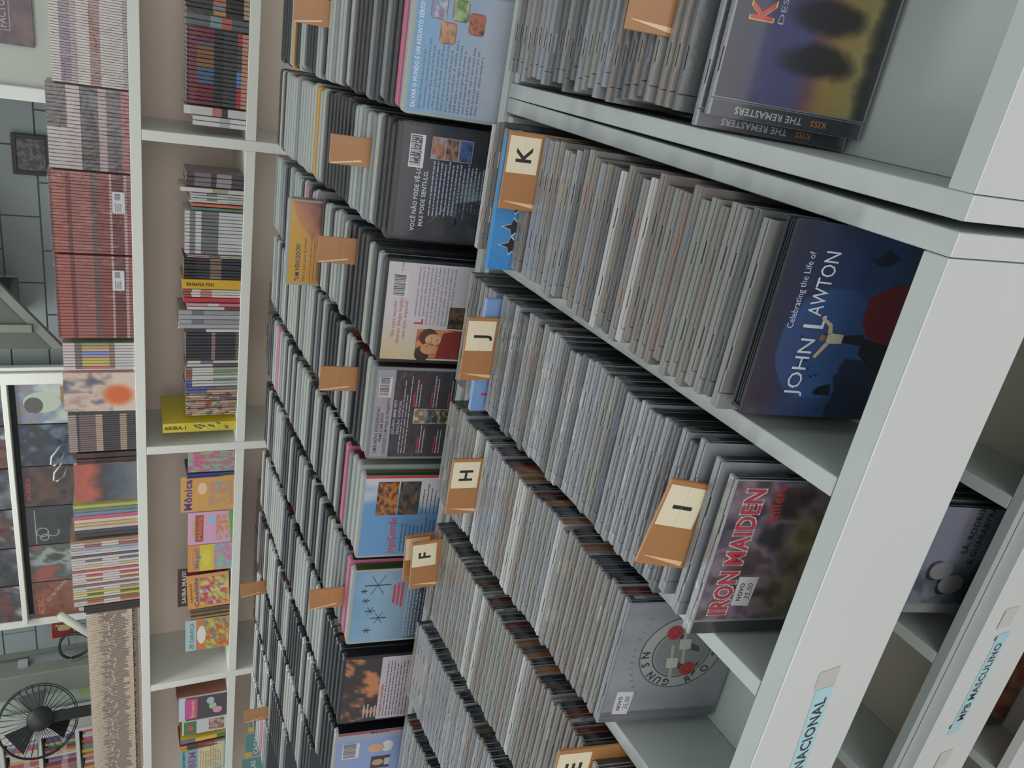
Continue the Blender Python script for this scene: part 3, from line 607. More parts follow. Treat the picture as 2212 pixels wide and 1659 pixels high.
p_.barcode(.020, .050, .158, .178, 2); p_.text('91 90015', .054, .166, .004, (70, 66, 70), 2)
for k, (s_, q) in enumerate((('"Um outro vencedor', .050), ('histórico. Diálogos lúrgidos e', .066), ('com ritmo impecável"', .054))): p_.text(s_, -.010, .170-.0072*k, .0068, (168, 66, 44), 2, 0, fit=q, al='c')
p_.text('L', -.016, .134, .016, (190, 40, 44), 2, 1)
for k, s_ in enumerate(('ealdade inabalável é encerra - ou prepare-se para', 'guntar justamente com seus estudos. O', 'governo cavaleiro Wilfrid de Ivanhoe está', 'determinado a defender Ricardo Coração de Leão', 'ao trono da Inglaterra. Valentia e cavalheirismo', '3 Oscar, incluindo o de melhor filme. Robert', 'Taylor interpreta o papel título e Elizabeth Taylor', 'Joan Fontaine também estão no elenco desta', 'brilhante adaptação do romance de Sir Walter Scott.', 'O cenário de justas do filme é uma recriação')): p_.text(s_, (-.004 if k < 3 else -.016), .144-k*.0052, .0041, (92, 90, 112), 2, 0, fit=(.066 if k < 3 else .078))
p_.grid(-.063, -.022, .075, .140, 16, 24, blobs([(96, 48, 32), (186, 104, 62), (214, 150, 96), (60, 36, 30), (150, 60, 44)], 3.2, 9), 2); p_.disc(-.0565, .1300, .0110, (58, 38, 30), 3, .0100); p_.disc(-.0490, .1215, .0080, (210, 150, 108), 4, .0115); p_.disc(-.0330, .1235, .0120, (84, 50, 34), 3, .0125); p_.disc(-.0362, .1170, .0082, (220, 168, 130), 4, .0108); p_.rect(-.0400, -.0375, .1190, .1196, (70, 40, 34), 5); p_.rect(-.0350, -.0325, .1190, .1196, (70, 40, 34), 5); p_.rect(-.0385, -.0345, .1108, .1118, (176, 50, 50), 5); p_.rect(-.0475, -.0440, .1240, .1248, (60, 36, 30), 5); p_.poly([(-.063, .075), (-.022, .075), (-.026, .104), (-.045, .108), (-.063, .112)], (140, 50, 44), 3)
p_.rect(-.020, .010, .078, .100, (60, 52, 44), 2); p_.grid(-.019, .009, .079, .099, 8, 6, blobs([(40, 36, 34), (110, 90, 66), (60, 50, 44)], 3, 5), 3); fin(t, p_)
t, p_ = cover(3, 'charcoal DVD with grey FINAL ALTERNATIVO band and three small pictures', 2)
p_.grid(X0, X1, Z0, .160, 16, 20, blobs([(48, 44, 50), (66, 60, 66), (54, 50, 56)], 3, 1), 1); p_.rect(X0, X1, .160, Z1, (162, 158, 164), 1); p_.barcode(.026, .055, .164, .181, 3)
p_.text('UMA NOVA EXPERIÊNCIA!', -.060, .1765, .0060, (58, 54, 62), 2, 1, fit=.070, sh=.2); p_.text('FILME COM NOVO', -.042, .1705, .0060, (58, 54, 62), 2, 1, fit=.044, sh=.2); p_.text('CONTEÚDO E UM FINAL ALTERNATIVO', -.062, .1638, .0060, (58, 54, 62), 2, 1, fit=.086, sh=.2)
p_.text('EXCLUSIVO, JAMAIS VISTO', -.030, .1545, .0050, (206, 202, 206), 2, 1, fit=.052); p_.text('EDIÇÃO ESPECIAL', -.030, .1480, .0052, (206, 202, 206), 2, 0, fit=.052); p_.bars(-.060, .060, .1460, 3, .0042, .0014, (170, 166, 172), 2, 3)
for k in range(6): p_.rect((-.060 if k % 2 else .012), (-.034 if k % 2 else .034), .1305-.012*k, .1328-.012*k, (172, 54, 66), 2); p_.bars((-.060 if k % 2 else .012), (-.016 if k % 2 else .060), .1290-.012*k, 2, .0042, .0014, (186, 182, 188), 2, 30+k)
for k, cc in enumerate((((190, 176, 140), (120, 104, 84), (212, 196, 160)), ((110, 160, 180), (60, 56, 58), (206, 176, 128)), ((206, 190, 120), (56, 58, 50), (170, 160, 110)))): p_.rect(-.0135, .0095, .113-.018*k, .130-.018*k, (196, 192, 186), 3); p_.grid(-.013, .009, .1135-.018*k, .1295-.018*k, 8, 6, blobs(cc, 3, 40+k), 4)
fin(t, p_, INKW)
t, p_ = cover(4, 'white and sky blue DVD with red outlined title and two film stills', 1)
p_.grid(X0, X1, Z0, Z1, 24, 30, lambda u, v: mixc((104, 158, 206), (206, 206, 212), max(0, min(1, (u-.52+.5*(fbm(u*4, v*4, 6)-.5))*4+ (.35-v)*1.2))), 1)
for s_, q in ((.0006, (196, 50, 70)), (0, (206, 70, 84))): p_.text('JogoÇuerrão', -.062, .135, .0150, q, 2+(s_ == 0), 1, fit=.062)
for k, cc in enumerate((((40, 30, 28), (120, 66, 40), (196, 128, 70), (30, 26, 26)), ((44, 50, 54), (120, 96, 70), (70, 78, 80), (34, 40, 44)))): p_.grid(.004, .060, .137-.032*k, .167-.032*k, 20, 12, blobs(cc, 4, 50+k), 2)
p_.bars(-.060, .000, .126, 9, .0058, .0016, (76, 92, 130), 2, 5); p_.bars(.004, .060, .100, 5, .0058, .0016, (90, 100, 130), 2, 6); p_.rect(.0655, DW, Z0, Z1, (196, 60, 74), 1); fin(t, p_)
t, p_ = cover(5, 'misty blue sea DVD with dark beach obstacles and red words', 1)
p_.grid(X0, X1, Z0, Z1, 24, 30, lambda u, v: mixc(ramp([(0, (30, 32, 38)), (.36, (34, 38, 44)), (.5, (96, 124, 146)), (.8, (128, 168, 196)), (1, (108, 158, 196))], v), (170, 194, 210), .5*fbm(u*4, v*5, 3)*(v > .5)), 1)
for cx, cz, r_ in ((-.045, .160, .006), (-.022, .144, .012), (-.008, .158, .008), (.012, .166, .006), (.040, .150, .020), (.030, .170, .005)):
    for a in (30, 90, 150): dx, dz = r_*math.cos(math.radians(a)), r_*math.sin(math.radians(a)); p_.poly([(cx-dx, cz-dz), (cx-dx+.002, cz-dz), (cx+dx+.002, cz+dz), (cx+dx, cz+dz)], (44, 56, 66), 2)
for k in range(3): p_.rect(.006-.004*k, .040+.003*k, .122-.006*k, .1255-.006*k, (196, 58, 70), 3)
p_.bars(-.060, .055, .104, 8, .0052, .0018, (176, 178, 182), 3, 9); fin(t, p_)
t, p_ = cover(6, 'dark brown DVD with orange hands and a white text panel', 3)
p_.grid(X0, X1, Z0, Z1, 28, 34, lambda u, v: mixc((50, 40, 38), (206, 130, 78), max(0, min(1, (fbm(u*7, v*8, 13)-.53)*7))*(v > .55)), 1)
p_.rect(X0, X1, .074, .128, (198, 190, 196), 2); p_.text('O fotógrafo de celebridades', -.061, .121, .0058, (176, 40, 52), 3, 1, fit=.070); p_.bars(-.061, .060, .118, 8, .0052, .0018, (110, 104, 112), 3, 7, .1)
for k in range(26): p_.rect(X0+.005*k, X0+.005*k+.0028, .068, .0715, (206, 202, 206), 3)
p_.bars(-.060, -.030, .150, 4, .006, .0024, (200, 192, 190), 3, 4); fin(t, p_)
t, p_ = cover(7, 'lilac covered DVD with barcode and a fair haired person in white', 0)
p_.rect(X0, X1, Z0, Z1, (142, 160, 208), 1); p_.rect(X1-.012, X1, Z0, Z1, (162, 166, 182), 2); p_.rect(X1, DW, Z0, Z1, (176, 46, 56), 2); p_.text('MeuUlt', X1-.0025, .132, .0095, (60, 62, 78), 3, 1, rot=-90)
p_.barcode(.012, .046, .148, .176, 3); p_.disc(.030, .120, .010, (206, 176, 130), 3, .014); p_.disc(.030, .117, .007, (216, 168, 140), 4, .010); p_.disc(.032, .101, .013, (222, 216, 208), 3, .010)
p_.rect(-.018, .010, .094, .126, (60, 52, 60), 3); p_.disc(-.004, .114, .007, (196, 150, 128), 4, .010); p_.rect(-.012, .004, .094, .103, (190, 184, 186), 4); p_.bars(-.058, -.022, .14, 5, .008, .0022, (96, 108, 160), 3, 3); fin(t, p_)

# ------------------------------------------------------------------ bookcase behind
YB = 2.65
tb = thing('bookcase', 'long low white bookcase of comics facing the bins', 'bookcase', (-1.5, 2.80, 0))
BACKP = mat('beige_back_board', (212, 196, 184), .7, 1.25, .03, 3)
CASEW = mat('white_bookcase_board', (196, 199, 192), .45, 1.25, .04, 5)
XL, XR, DPT = -3.85, .62, .30
part(MB().box(XL, XR, YB, YB+DPT, 1.330, 1.3615), 'top_board', CASEW, tb, .001)
part(MB().box(XL, XR, YB+DPT, YB+DPT+.008, 0, 1.329), 'back_board', BACKP, tb, 0)
PX = [-.410, -1.4885, -2.588, -3.69, .585]
for x in PX: part(MB().box(x, x+.031, YB, YB+DPT-.001, .02, 1.3295), 'partition', CASEW, tb, .001)
xs = sorted(PX)
for a, b in zip(xs, xs[1:]):
    for z in (1.0015, .66, .33, .06): part(MB().box(a+.0315, b-.0005, YB+.0005, YB+DPT-.001, z, z+.031), 'shelf_board', CASEW, tb, .001)
ZS, ZTOP = 1.0330, 1.3618
PAGE = mat('book_page_edge', (188, 180, 164), .8, 1.1, .06, 60)
def book_mesh(name, w_, h_, d_, bands, g=1.0):
    """a shut book seen spine first; bands are (from, to, colour) up the spine, cover colour is the first band's"""
    v = []; f = []; c = []
    def q(pts, col): n = len(v); v.extend(pts); f.append((n, n+1, n+2, n+3)); c.append([lin(col, g)]*4)
    cov = max(bands, key=lambda b: b[1]-b[0])[2]; y0 = .0; a = -w_/2; b = w_/2; e = min(.0012, w_*.12)
    for z0, z1, col in bands:
        z0, z1 = z0*h_, z1*h_
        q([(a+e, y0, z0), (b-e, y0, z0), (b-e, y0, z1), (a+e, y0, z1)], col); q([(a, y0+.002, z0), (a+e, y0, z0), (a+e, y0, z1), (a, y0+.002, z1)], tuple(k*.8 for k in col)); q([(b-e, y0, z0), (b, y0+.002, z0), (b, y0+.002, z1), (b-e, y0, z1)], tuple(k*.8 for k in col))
    q([(b, y0+.002, 0), (b, d_, 0), (b, d_, h_), (b, y0+.002, h_)], cov); q([(a, d_, 0), (a, y0+.002, 0), (a, y0+.002, h_), (a, d_, h_)], cov)
    q([(a+e, y0, h_), (b-e, y0, h_), (b, d_, h_), (a, d_, h_)], (190, 182, 166)); q([(a, d_, 0), (b, d_, 0), (b-e, y0, 0), (a+e, y0, 0)], (170, 162, 150)); q([(b, d_, 0), (a, d_, 0), (a, d_, h_), (b, d_, h_)], (190, 182, 166))
    me = bpy.data.meshes.new(name); me.from_pydata(v, [], f); at = me.color_attributes.new('ink', 'FLOAT_COLOR', 'CORNER')
    at.data.foreach_set('color', [k for cc in c for col in cc for k in (*col, 1.0)]); me.materials.append(INKG); return me
def px_span(y0, y1, xb, Y=YB): return W(xb, y1, Y).x, W(xb, y0, Y).x     # left and right x of an interval of the photograph
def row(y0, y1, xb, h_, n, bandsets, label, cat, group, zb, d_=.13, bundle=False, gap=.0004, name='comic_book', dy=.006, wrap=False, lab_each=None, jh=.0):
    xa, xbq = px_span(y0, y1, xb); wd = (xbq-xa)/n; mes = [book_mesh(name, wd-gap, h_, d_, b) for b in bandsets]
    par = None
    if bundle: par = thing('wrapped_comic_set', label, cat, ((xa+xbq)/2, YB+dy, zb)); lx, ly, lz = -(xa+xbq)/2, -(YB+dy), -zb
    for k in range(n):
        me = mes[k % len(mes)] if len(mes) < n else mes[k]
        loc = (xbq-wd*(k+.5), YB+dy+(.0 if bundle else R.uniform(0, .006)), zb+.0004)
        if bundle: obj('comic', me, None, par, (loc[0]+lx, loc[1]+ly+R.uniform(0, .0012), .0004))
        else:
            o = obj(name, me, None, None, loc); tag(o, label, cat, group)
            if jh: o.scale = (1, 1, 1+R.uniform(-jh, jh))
    if bundle and wrap:
        MB().box(xa+lx-.0015, xbq+lx+.0015, -.0022, d_+.002, .0002, h_+.003).build('plastic_wrap', FILM, par, .002)
    return par
def hv(xt, xb, y, Y=YB): return W(xt, y, Y).z-W(xb, y, Y).z
K_, V_ = (46, 44, 50), (196, 190, 186)
def noisy(base, accents, n=9, seed=0, lo=0.0, hi=1.0):
    q = random.Random(seed); z = 0; out = []
    while z < 1: 
        l = min(1-z, q.uniform(.03, .16)); out.append((z, z+l, q.choice(accents) if q.random() < .55 else base)); z += l
    return out
# --- sets standing on top of the case
zt0 = ZTOP
row(-60, 196, 278, hv(112, 279, 100), 44, [[(0, .06, (150, 146, 140)), (.06, .36, (190, 182, 176)), (.36, .50, c1), (.50, .66, (196, 190, 184)), (.66, .74, (170, 150, 150)), (.74, .88, c2), (.88, 1, (200, 192, 186))] for c1, c2 in
    zip([(150, 92, 76), (170, 110, 84), (130, 84, 80), (160, 120, 100), (118, 90, 96), (150, 100, 90)]*8, [(110, 118, 140), (150, 110, 116), (96, 112, 150), (160, 130, 116), (140, 100, 110)]*9)][:44], 'wrapped run of white spined comics with brown pictures on top of bookcase', 'comics', None, zt0, .13, True, wrap=True)
row(200, 377, 281, hv(104, 281, 290), 22, [[(0, .10, (156, 92, 88)), (.10, .20, (84, 74, 72)), (.20, .28, (96, 88, 86)), (.28, .38, (168, 150, 146)), (.38, .60, (66, 60, 57)), (.60, .76, (184, 170, 166)), (.76, 1, (c_, c_-10, c_-12))] for c_ in [88]*11+[186]*11], 'wrapped run of dark comics with white title bands on top of bookcase', 'comics', None, zt0, .13, True, wrap=True)
for (y0, y1, xt, sk, lb) in ((381, 553, 110, 0, 'beside the dark banded run'), (557, 732, 119, 1, 'beside the white run with coloured middles')):
    p0 = row(y0, y1, 284, hv(xt, 285, (y0+y1)/2), 26, [[(0, .05, (150, 82, 78)), (.05, .09, (186, 160, 152)), (.09, .24, (118, 58, 58)), (.24, .27, (190, 160, 150)), (.27, .42, (142, 74, 60)), (.42, .50, (112, 86, 84)), (.50, .74, (160+d*6, 96, 88)), (.74, .80, (120, 58, 56)), (.80, .96, (166, 92, 78)), (.96, 1, (120, 64, 60))] for d in (0, 1, -1)], 'wrapped run of red brown comics with barcode sticker '+lb, 'comics', None, zt0, .13, True, wrap=True)
    p_ = Print(1.0); p_.poly(rrect(-.033, .033, -.017, .017, .004), (204, 204, 206), 1); p_.barcode(.006, .028, -.010, .012, 2); p_.bars(-.028, .002, .010, 4, .005, .002, (90, 90, 96), 2); c0 = W(256, y0+58+sk*-8, YB); p_.build('barcode_sticker', p0, INKG, loc=(c0.x-p0.location.x, -.0028, c0.z-p0.location.z))
row(742, 798, 290, hv(136, 290, 770), 9, [[(0, .28, (204, 200, 198)), (.28, .36, (150, 120, 104)), (.36, .74, c_), (.74, .84, (120, 110, 106)), (.84, 1, (206, 192, 192))] for c_ in ((130, 160, 120), (206, 146, 92), (196, 176, 150), (112, 146, 200), (176, 142, 186), (196, 176, 80), (206, 190, 90), (196, 190, 96), (206, 96, 136))], 'wrapped run of nine white comics each with a different coloured middle', 'comics', None, zt0, .13, True, wrap=True)
row(894, 972, 294, hv(148, 294, 930), 17, [[(0, .14, (70, 66, 68)), (.14, .24, (176, 150, 126)), (.24, .50, (64, 58, 60)), (.50, .60, (184, 160, 142)), (.60, .84, (112+8*(k % 3), 98, 96)), (.84, .88, (70, 62, 62)), (.88, 1, (166, 146, 140))] for k in range(5)], 'wrapped run of grey brown thin comics beside the red haired cook cover', 'comics', None, zt0, .13, True, wrap=True)
row(1158, 1296, 298, hv(152, 298, 1220), 27, [[(0, 1, c_)] if k % 3 == 0 else [(0, .3, c_), (.3, .55, (206, 196, 190)), (.55, .8, c_), (.8, 1, (196, 186, 180))] for k, c_ in enumerate([(150, 120, 96), (176, 150, 120), (160, 90, 80), (150, 160, 176), (176, 180, 196), (206, 200, 200), (86, 82, 90), (200, 196, 196), (110, 104, 110), (206, 200, 198), (190, 180, 120), (206, 198, 196), (184, 80, 76), (204, 196, 192), (180, 74, 72), (206, 200, 196), (172, 96, 70), (206, 198, 196), (120, 100, 104), (204, 196, 192), (150, 130, 128), (196, 184, 80), (92, 104, 56), (200, 186, 86), (110, 116, 70), (180, 76, 74), (196, 150, 130)])], 'wrapped bundle of striped white and red magazines on top of bookcase', 'magazines', None, zt0, .16, True, wrap=True)
row(1084, 1152, 297, hv(158, 297, 1110), 9, [[(0, 1, c_)] for c_ in ((176, 176, 84), (110, 130, 110), (104, 136, 160), (196, 84, 120), (206, 190, 180), (196, 170, 110), (200, 180, 170), (60, 66, 74), (46, 52, 62))], 'wrapped bundle of mixed coloured magazines with a dark blue one at the end', 'magazines', None, zt0, .16, True, wrap=True)
row(1315, 1662, 301, hv(190, 302, 1480), 104, [(lambda q: (lambda a, b, c, d: [(0, .05, (172, 152, 132)), (.05, .05+q.uniform(.05, .10), (126, 108, 94)), (.15, a, (208, 190, 166)), (a, b, (150, 134, 118)), (b, b+.03, (208, 192, 168)), (b+.03, c, (140, 124, 110) if q.random() < .5 else (170, 150, 132)), (c, d, (196, 176, 152)), (d, 1, (204, 188, 168))])(q.uniform(.22, .36), q.uniform(.46, .66), q.uniform(.70, .80), q.uniform(.84, .93)))(random.Random(k*7+1)) for k in range(60)], 'wrapped long run of yellowed tan pocket comics on top of bookcase', 'comics', None, zt0, .11, True, wrap=True)
row(975, 1000, 295, hv(165, 295, 985), 4, [[(0, .35, (70, 54, 56)), (.35, .7, (60, 44, 46)), (.7, 1, (84, 56, 56))]], 'dark maroon comic between the grey brown run and painted cover', 'comic', 'dark maroon comics on top of bookcase', zt0)
row(1298, 1313, 300, hv(178, 300, 1300), 2, [[(0, 1, (44, 40, 36))]], 'near black filler standing for the dark gap between striped bundle and tan run', 'comic', 'near black gap fillers on top of bookcase', zt0, .10)  # shaded gap between the sets, painted as near black blocks
def faceout(y0, y1, xt, xb, label, cat, paint, zb=ZS, dy=.004, thick=.006, name='comic_magazine', group=None, text=(), yaw=0, ma=None, roll=0):
    xa, xq = px_span(y0, y1, (xt+xb)/2, YB+dy); h_ = W(xt, (y0+y1)/2, YB+dy).z-W(xb, (y0+y1)/2, YB+dy).z; w_ = xq-xa
    t = thing(name, label, cat, ((xa+xq)/2, YB+dy, zb+.0003+w_/2*abs(math.sin(roll))), (math.radians(-2), roll, yaw), group)
    MB().box(-w_/2, w_/2, 0, thick, 0, h_).build('pages', PAGE, t, .0005)
    p_ = Print(1.0); paint(p_, w_, h_)
    for (s_, x, z, sz, fit, c_, b_) in text: p_.text(s_, x*w_, z*h_, sz*h_, c_, 8, b_, fit=fit*w_)
    p_.build('cover_print', t, ma or INKG, loc=(0, -.0002, 0)); return t
def pg(fn, n=18): return lambda p_, w_, h_: p_.grid(-w_/2, w_/2, 0, h_, n, int(n*1.4), fn, 1)
faceout(806, 889, 138, 293, 'glossy comic with orange food and cream cover standing on bookcase', 'comic', pg(lambda u, v: mixc(mixc((206, 190, 176), blobs([(60, 58, 84), (200, 176, 160), (150, 120, 120)], 4, 2)(u, v), .7*(v > .32)), (206, 104, 56), max(0, min(1, (.26-math.hypot((u-.42)*.8, v-.24))*9))), 24), zt0, .004, .02)
faceout(1002, 1082, 160, 296, 'wrapped comic with orange sky and blue armoured figure on bookcase', 'comic', pg(lambda u, v: ramp([(0, (110, 116, 116)), (.3, (84, 92, 104)), (.55, (70, 66, 70)), (.75, (176, 92, 78)), (1, (160, 88, 80))], v+.25*(fbm(u*5, v*5, 2)-.5)), 20), zt0, .004, .012, ma=INKW)
# ------------------------------------------------------------------ books in the case
def xbase(y): return 540.5-.0325*y
def shelf(y0, y1, xt, n, bandsets, label, cat='manga', group=None, d_=.12, dy=.004, gap=.0005, jh=.012, zb=ZS, name='comic_book'):
    ym = (y0+y1)/2; g_ = group or (label if n > 1 else None)
    row(y0, y1, xbase(ym), W(xt, ym, YB).z-zb, n, bandsets, label, cat, g_, zb, d_, dy=dy, gap=gap, jh=jh, name=name)
D_ = (58, 56, 60)
shelf(-45, 46, 403, 9, [[(0, .09, (176, 150, 120)), (.09, .38, (46, 46, 46)), (.38, .58, c_), (.58, .86, (60, 60, 60)), (.86, 1, (52, 50, 50))] for c_ in ((170, 110, 100), (110, 140, 150), (176, 130, 80))], 'black spined manga with picture band in a set next to grey teal volumes')
shelf(48, 74, 403, 2, [[(0, .28, (86, 94, 98)), (.28, .44, (176, 90, 92)), (.44, .62, (120, 146, 148)), (.62, 1, (96, 100, 106))]], 'grey teal manga volume with a red patch')
shelf(76, 239, 404, 18, [[(0, .10, (190, 140, 120)), (.10, .18, r_), (.18, .40, (70, 70, 76)), (.40, .56, (54, 54, 60)), (.56, .84, m_), (.84, .97, (120, 66, 72)), (.97, 1, D_)] for m_, r_ in zip([(110, 58, 72)]*3+[(84, 92, 100)]+[(132, 96, 66)]*5+[(78, 98, 124)]*4+[(110, 48, 58)]*5, [(170, 70, 80)]*3+[(90, 84, 84)]*6+[(96, 132, 184)]*4+[(170, 70, 66)]*5)], 'dark manga from a long numbered set with coloured title blocks', jh=.002)
shelf(242, 261, 397, 1, [[(0, .3, (196, 192, 190)), (.3, .4, (60, 58, 60)), (.4, .55, (180, 110, 112)), (.55, .9, (190, 188, 186)), (.9, 1, (204, 200, 198))]], 'tall white manga beside the long dark numbered set')
shelf(262, 283, 417, 2, [[(0, .3, (206, 206, 206)), (.3, .5, (170, 172, 176)), (.5, 1, (198, 198, 200))]], 'short white wrapped manga next to the partition', jh=.0)
shelf(382, 412, 402, 3, [[(0, .22, (78, 72, 80)), (.22, .48, (150, 140, 146)), (.48, .58, (70, 66, 74)), (.58, .86, (120, 110, 118)), (.86, 1, (86, 62, 70))]], 'dark purple manga volume standing first in the middle bay', d_=.13)
shelf(414, 424, 391, 1, [[(0, .25, (190, 186, 180)), (.25, .5, (160, 150, 120)), (.5, .8, (196, 194, 190)), (.8, 1, (206, 202, 200))]], 'tall white book beside the dark purple manga')
shelf(425, 446, 411, 4, [[(0, .5, (190, 190, 188)), (.5, .7, (120, 122, 124)), (.7, 1, (186, 186, 184))], [(0, .3, (170, 172, 170)), (.3, 1, (196, 196, 192))]], 'white manga with grey lettering before the orange volume')
shelf(447, 454, 415, 1, [[(0, 1, (196, 108, 84))]], 'orange spined manga beside the green one')
shelf(455, 462, 416, 1, [[(0, 1, (92, 128, 108))]], 'green spined manga beside the orange one')
shelf(463, 554, 400, 12, [[(0, .42, (192, 192, 194)), (.42, .72, (112, 114, 116)), (.72, .82, (196, 196, 198)), (.82, .92, (126, 124, 128)), (.92, 1, (200, 198, 200))]], 'white manga with grey patterned lettering in a matching set', jh=.002)
shelf(555, 562, 405, 2, [[(0, .4, (176, 168, 150)), (.4, .6, (120, 104, 90)), (.6, 1, (170, 140, 138))]], 'cream and pink thin manga before the black set')
shelf(563, 606, 398, 7, [[(0, .35, (54, 56, 66)), (.35, .55, c_), (.55, .8, (64, 60, 66)), (.8, 1, (46, 46, 50))] for c_ in ((130, 120, 110), (150, 90, 84), (110, 120, 100))], 'black spined manga from the set beside the BANANA FISH spine', jh=.003)
def spine_text(y0, y1, xt, s_, c_, c2, label, d_=.14, zf=.93, sz=.0125, zb=ZS, fit=.1):
    ym = (y0+y1)/2; xa, xq = px_span(y0, y1, xbase(ym)); h_ = hv(xt, xbase(ym), ym); t = thing('comic_book', label, 'manga', ((xa+xq)/2, YB+.004, zb+.0004))
    obj('body', book_mesh('body', xq-xa-.0006, h_, d_, [(0, 1, c_)]), None, t); p_ = Print(1.0); p_.text(s_, -sz*.36, h_*zf, sz, c2, 1, 1, rot=-90, fit=fit); p_.build('spine_lettering', t, INKG, loc=(0, -.0003, 0))
spine_text(607, 628, 394, 'BANANA FISH', (206, 164, 46), (60, 46, 30), 'yellow manga with BANANA FISH spine lettering', sz=.017, fit=.085)
shelf(629, 646, 395, 3, [[(0, .5, (206, 198, 186)), (.5, .7, (180, 130, 122)), (.7, .85, (206, 200, 190)), (.85, 1, (150, 80, 82))]], 'cream manga with red lettering next to the BANANA FISH spine')
shelf(647, 657, 396, 1, [[(0, 1, (186, 52, 72))]], 'bright red spined manga in the middle bay')
shelf(658, 672, 404, 2, [[(0, .4, (190, 120, 130)), (.4, .6, (200, 196, 190)), (.6, 1, (196, 150, 150))], [(0, .3, (120, 60, 66)), (.3, 1, (200, 192, 186))]], 'thin pink and white manga beside the bright red spine')
pw = row(673, 712, 518, hv(388, 518, 692), 4, [[(0, .6, (146, 146, 152)), (.6, .8, (110, 110, 116)), (.8, 1, (160, 162, 166))], [(0, 1, (166, 166, 172))]], 'grey manga set in crinkled clear wrap in middle bay', 'manga', None, ZS, .13, True, wrap=True)
shelf(713, 720, 396, 1, [[(0, .6, (200, 198, 196)), (.6, 1, (70, 70, 76))]], 'white and black manga next to the crinkled wrap')
shelf(721, 779, 402, 9, [[(0, .06, (110, 100, 84)), (.06, .45, (62, 60, 66)), (.45, .52, (150, 120, 120)), (.52, 1, (56, 58, 64))]], 'charcoal manga from a matching set of nine', jh=.002)
shelf(780, 793, 405, 2, [[(0, .5, (190, 180, 178)), (.5, .75, (110, 110, 150)), (.75, 1, (196, 190, 188))], [(0, .5, (90, 80, 84)), (.5, 1, (190, 184, 180))]], 'white manga with blue lettering beside the charcoal set')
shelf(794, 834, 402, 7, [[(0, .48, c2), (.48, .88, (198, 196, 192)), (.88, 1, c_)] for c_, c2 in (((150, 120, 110), (150, 160, 150)), ((86, 110, 96), (120, 140, 120)), ((170, 76, 70), (150, 170, 120)), ((160, 80, 76), (200, 196, 190)), ((110, 110, 150), (120, 150, 150)), ((90, 96, 150), (180, 180, 176)), ((80, 84, 140), (190, 190, 186)))], 'white spined manga with bright top blocks', jh=.002)
shelf(835, 848, 402, 2, [[(0, .4, (110, 120, 110)), (.4, 1, (88, 90, 146))], [(0, .6, (190, 150, 120)), (.6, 1, (84, 96, 150))]], 'blue spined manga after the bright topped set')
shelf(849, 897, 403, 12, [noisy((176, 150, 128), [(150, 80, 70), (110, 130, 90), (90, 90, 130), (196, 180, 140), (160, 120, 120)], seed=60+k) for k in range(12)], 'mixed colour thin manga packed against the yellow AKIRA spine', jh=.002)
# big yellow volume turned a little
c0 = W(510, 925, YB); hA = hv(352, 510, 925); tA = thing('comic_book', 'big yellow comic with AKIRA spine lettering beside the partition', 'comic', (c0.x+.006, YB+.012, ZS+.0005), (0, 0, math.radians(-10)))
obj('body', book_mesh('body', .042, hA, .17, [(0, .72, (198, 182, 46)), (.72, 1, (206, 190, 40))]), None, tA)
p_ = Print(1.0); p_.text('AKIRA-1', -.0075, hA*.98, .021, (40, 38, 34), 2, 1, rot=-90, fit=.075)
for k in range(14): x, z = R.uniform(-.017, .012), R.uniform(.02, hA*.55); p_.poly([(x, z), (x+.008, z+.004), (x+.010, z+.016), (x+.002, z+.010)], R.choice(((92, 88, 40), (210, 206, 160), (140, 130, 50))), 1)
p_.build('spine_lettering', tA, INKG, loc=(0, -.0004, 0))
# --- covers facing out in the left bays
CART = lambda *c: blobs(list(c), 5, len(c)*7+c[0][0])
faceout(976, 1019, 407, 508, 'wrapped comic with green edge and orange middle next to partition', 'comic', pg(CART((206, 150, 70), (120, 176, 150), (196, 80, 120), (120, 170, 150))), ma=INKW)
shelf(1020, 1029, 404, 2, [[(0, 1, (62, 70, 130))], [(0, .3, (70, 120, 80)), (.3, 1, (56, 64, 126))]], 'thin blue spined comic between wrapped comic and orange one', 'comic')
faceout(1030, 1104, 395, 509, 'orange comic with purple title letters and round speech bubble', 'comic', lambda p_, w_, h_: (p_.rect(-w_/2, w_/2, 0, h_, (206, 152, 82), 1), p_.disc(.16*w_, .60*h_, .17*w_, (222, 190, 160), 2, .09*h_), p_.grid(-.35*w_, .35*w_, .03*h_, .48*h_, 10, 10, CART((206, 160, 96), (196, 140, 90), (120, 160, 180)), 2)), text=[('Mônica', -.46, .80, .20, .90, (76, 60, 130), 1)])
faceout(1106, 1174, 411, 507, 'pink comic with brown title band and green bottom corner', 'comic', lambda p_, w_, h_: (p_.rect(-w_/2, w_/2, 0, h_, (206, 158, 190), 1), p_.rect(-.42*w_, .42*w_, .66*h_, .84*h_, (160, 84, 52), 2), p_.disc(.26*w_, .48*h_, .16*w_, (150, 180, 214), 2, .08*h_), p_.grid(-.4*w_, .4*w_, .06*h_, .38*h_, 10, 8, CART((206, 158, 190), (206, 170, 110), (190, 120, 120), (206, 160, 190)), 2), p_.poly([(-.5*w_, 0), (.5*w_, 0), (.5*w_, .10*h_), (-.5*w_, .03*h_)], (96, 160, 76), 3)), text=[('TURMA DA', -.30, .87, .08, .55, (206, 190, 90), 1), ('Mônica', -.36, .69, .14, .74, (206, 120, 90), 1)])
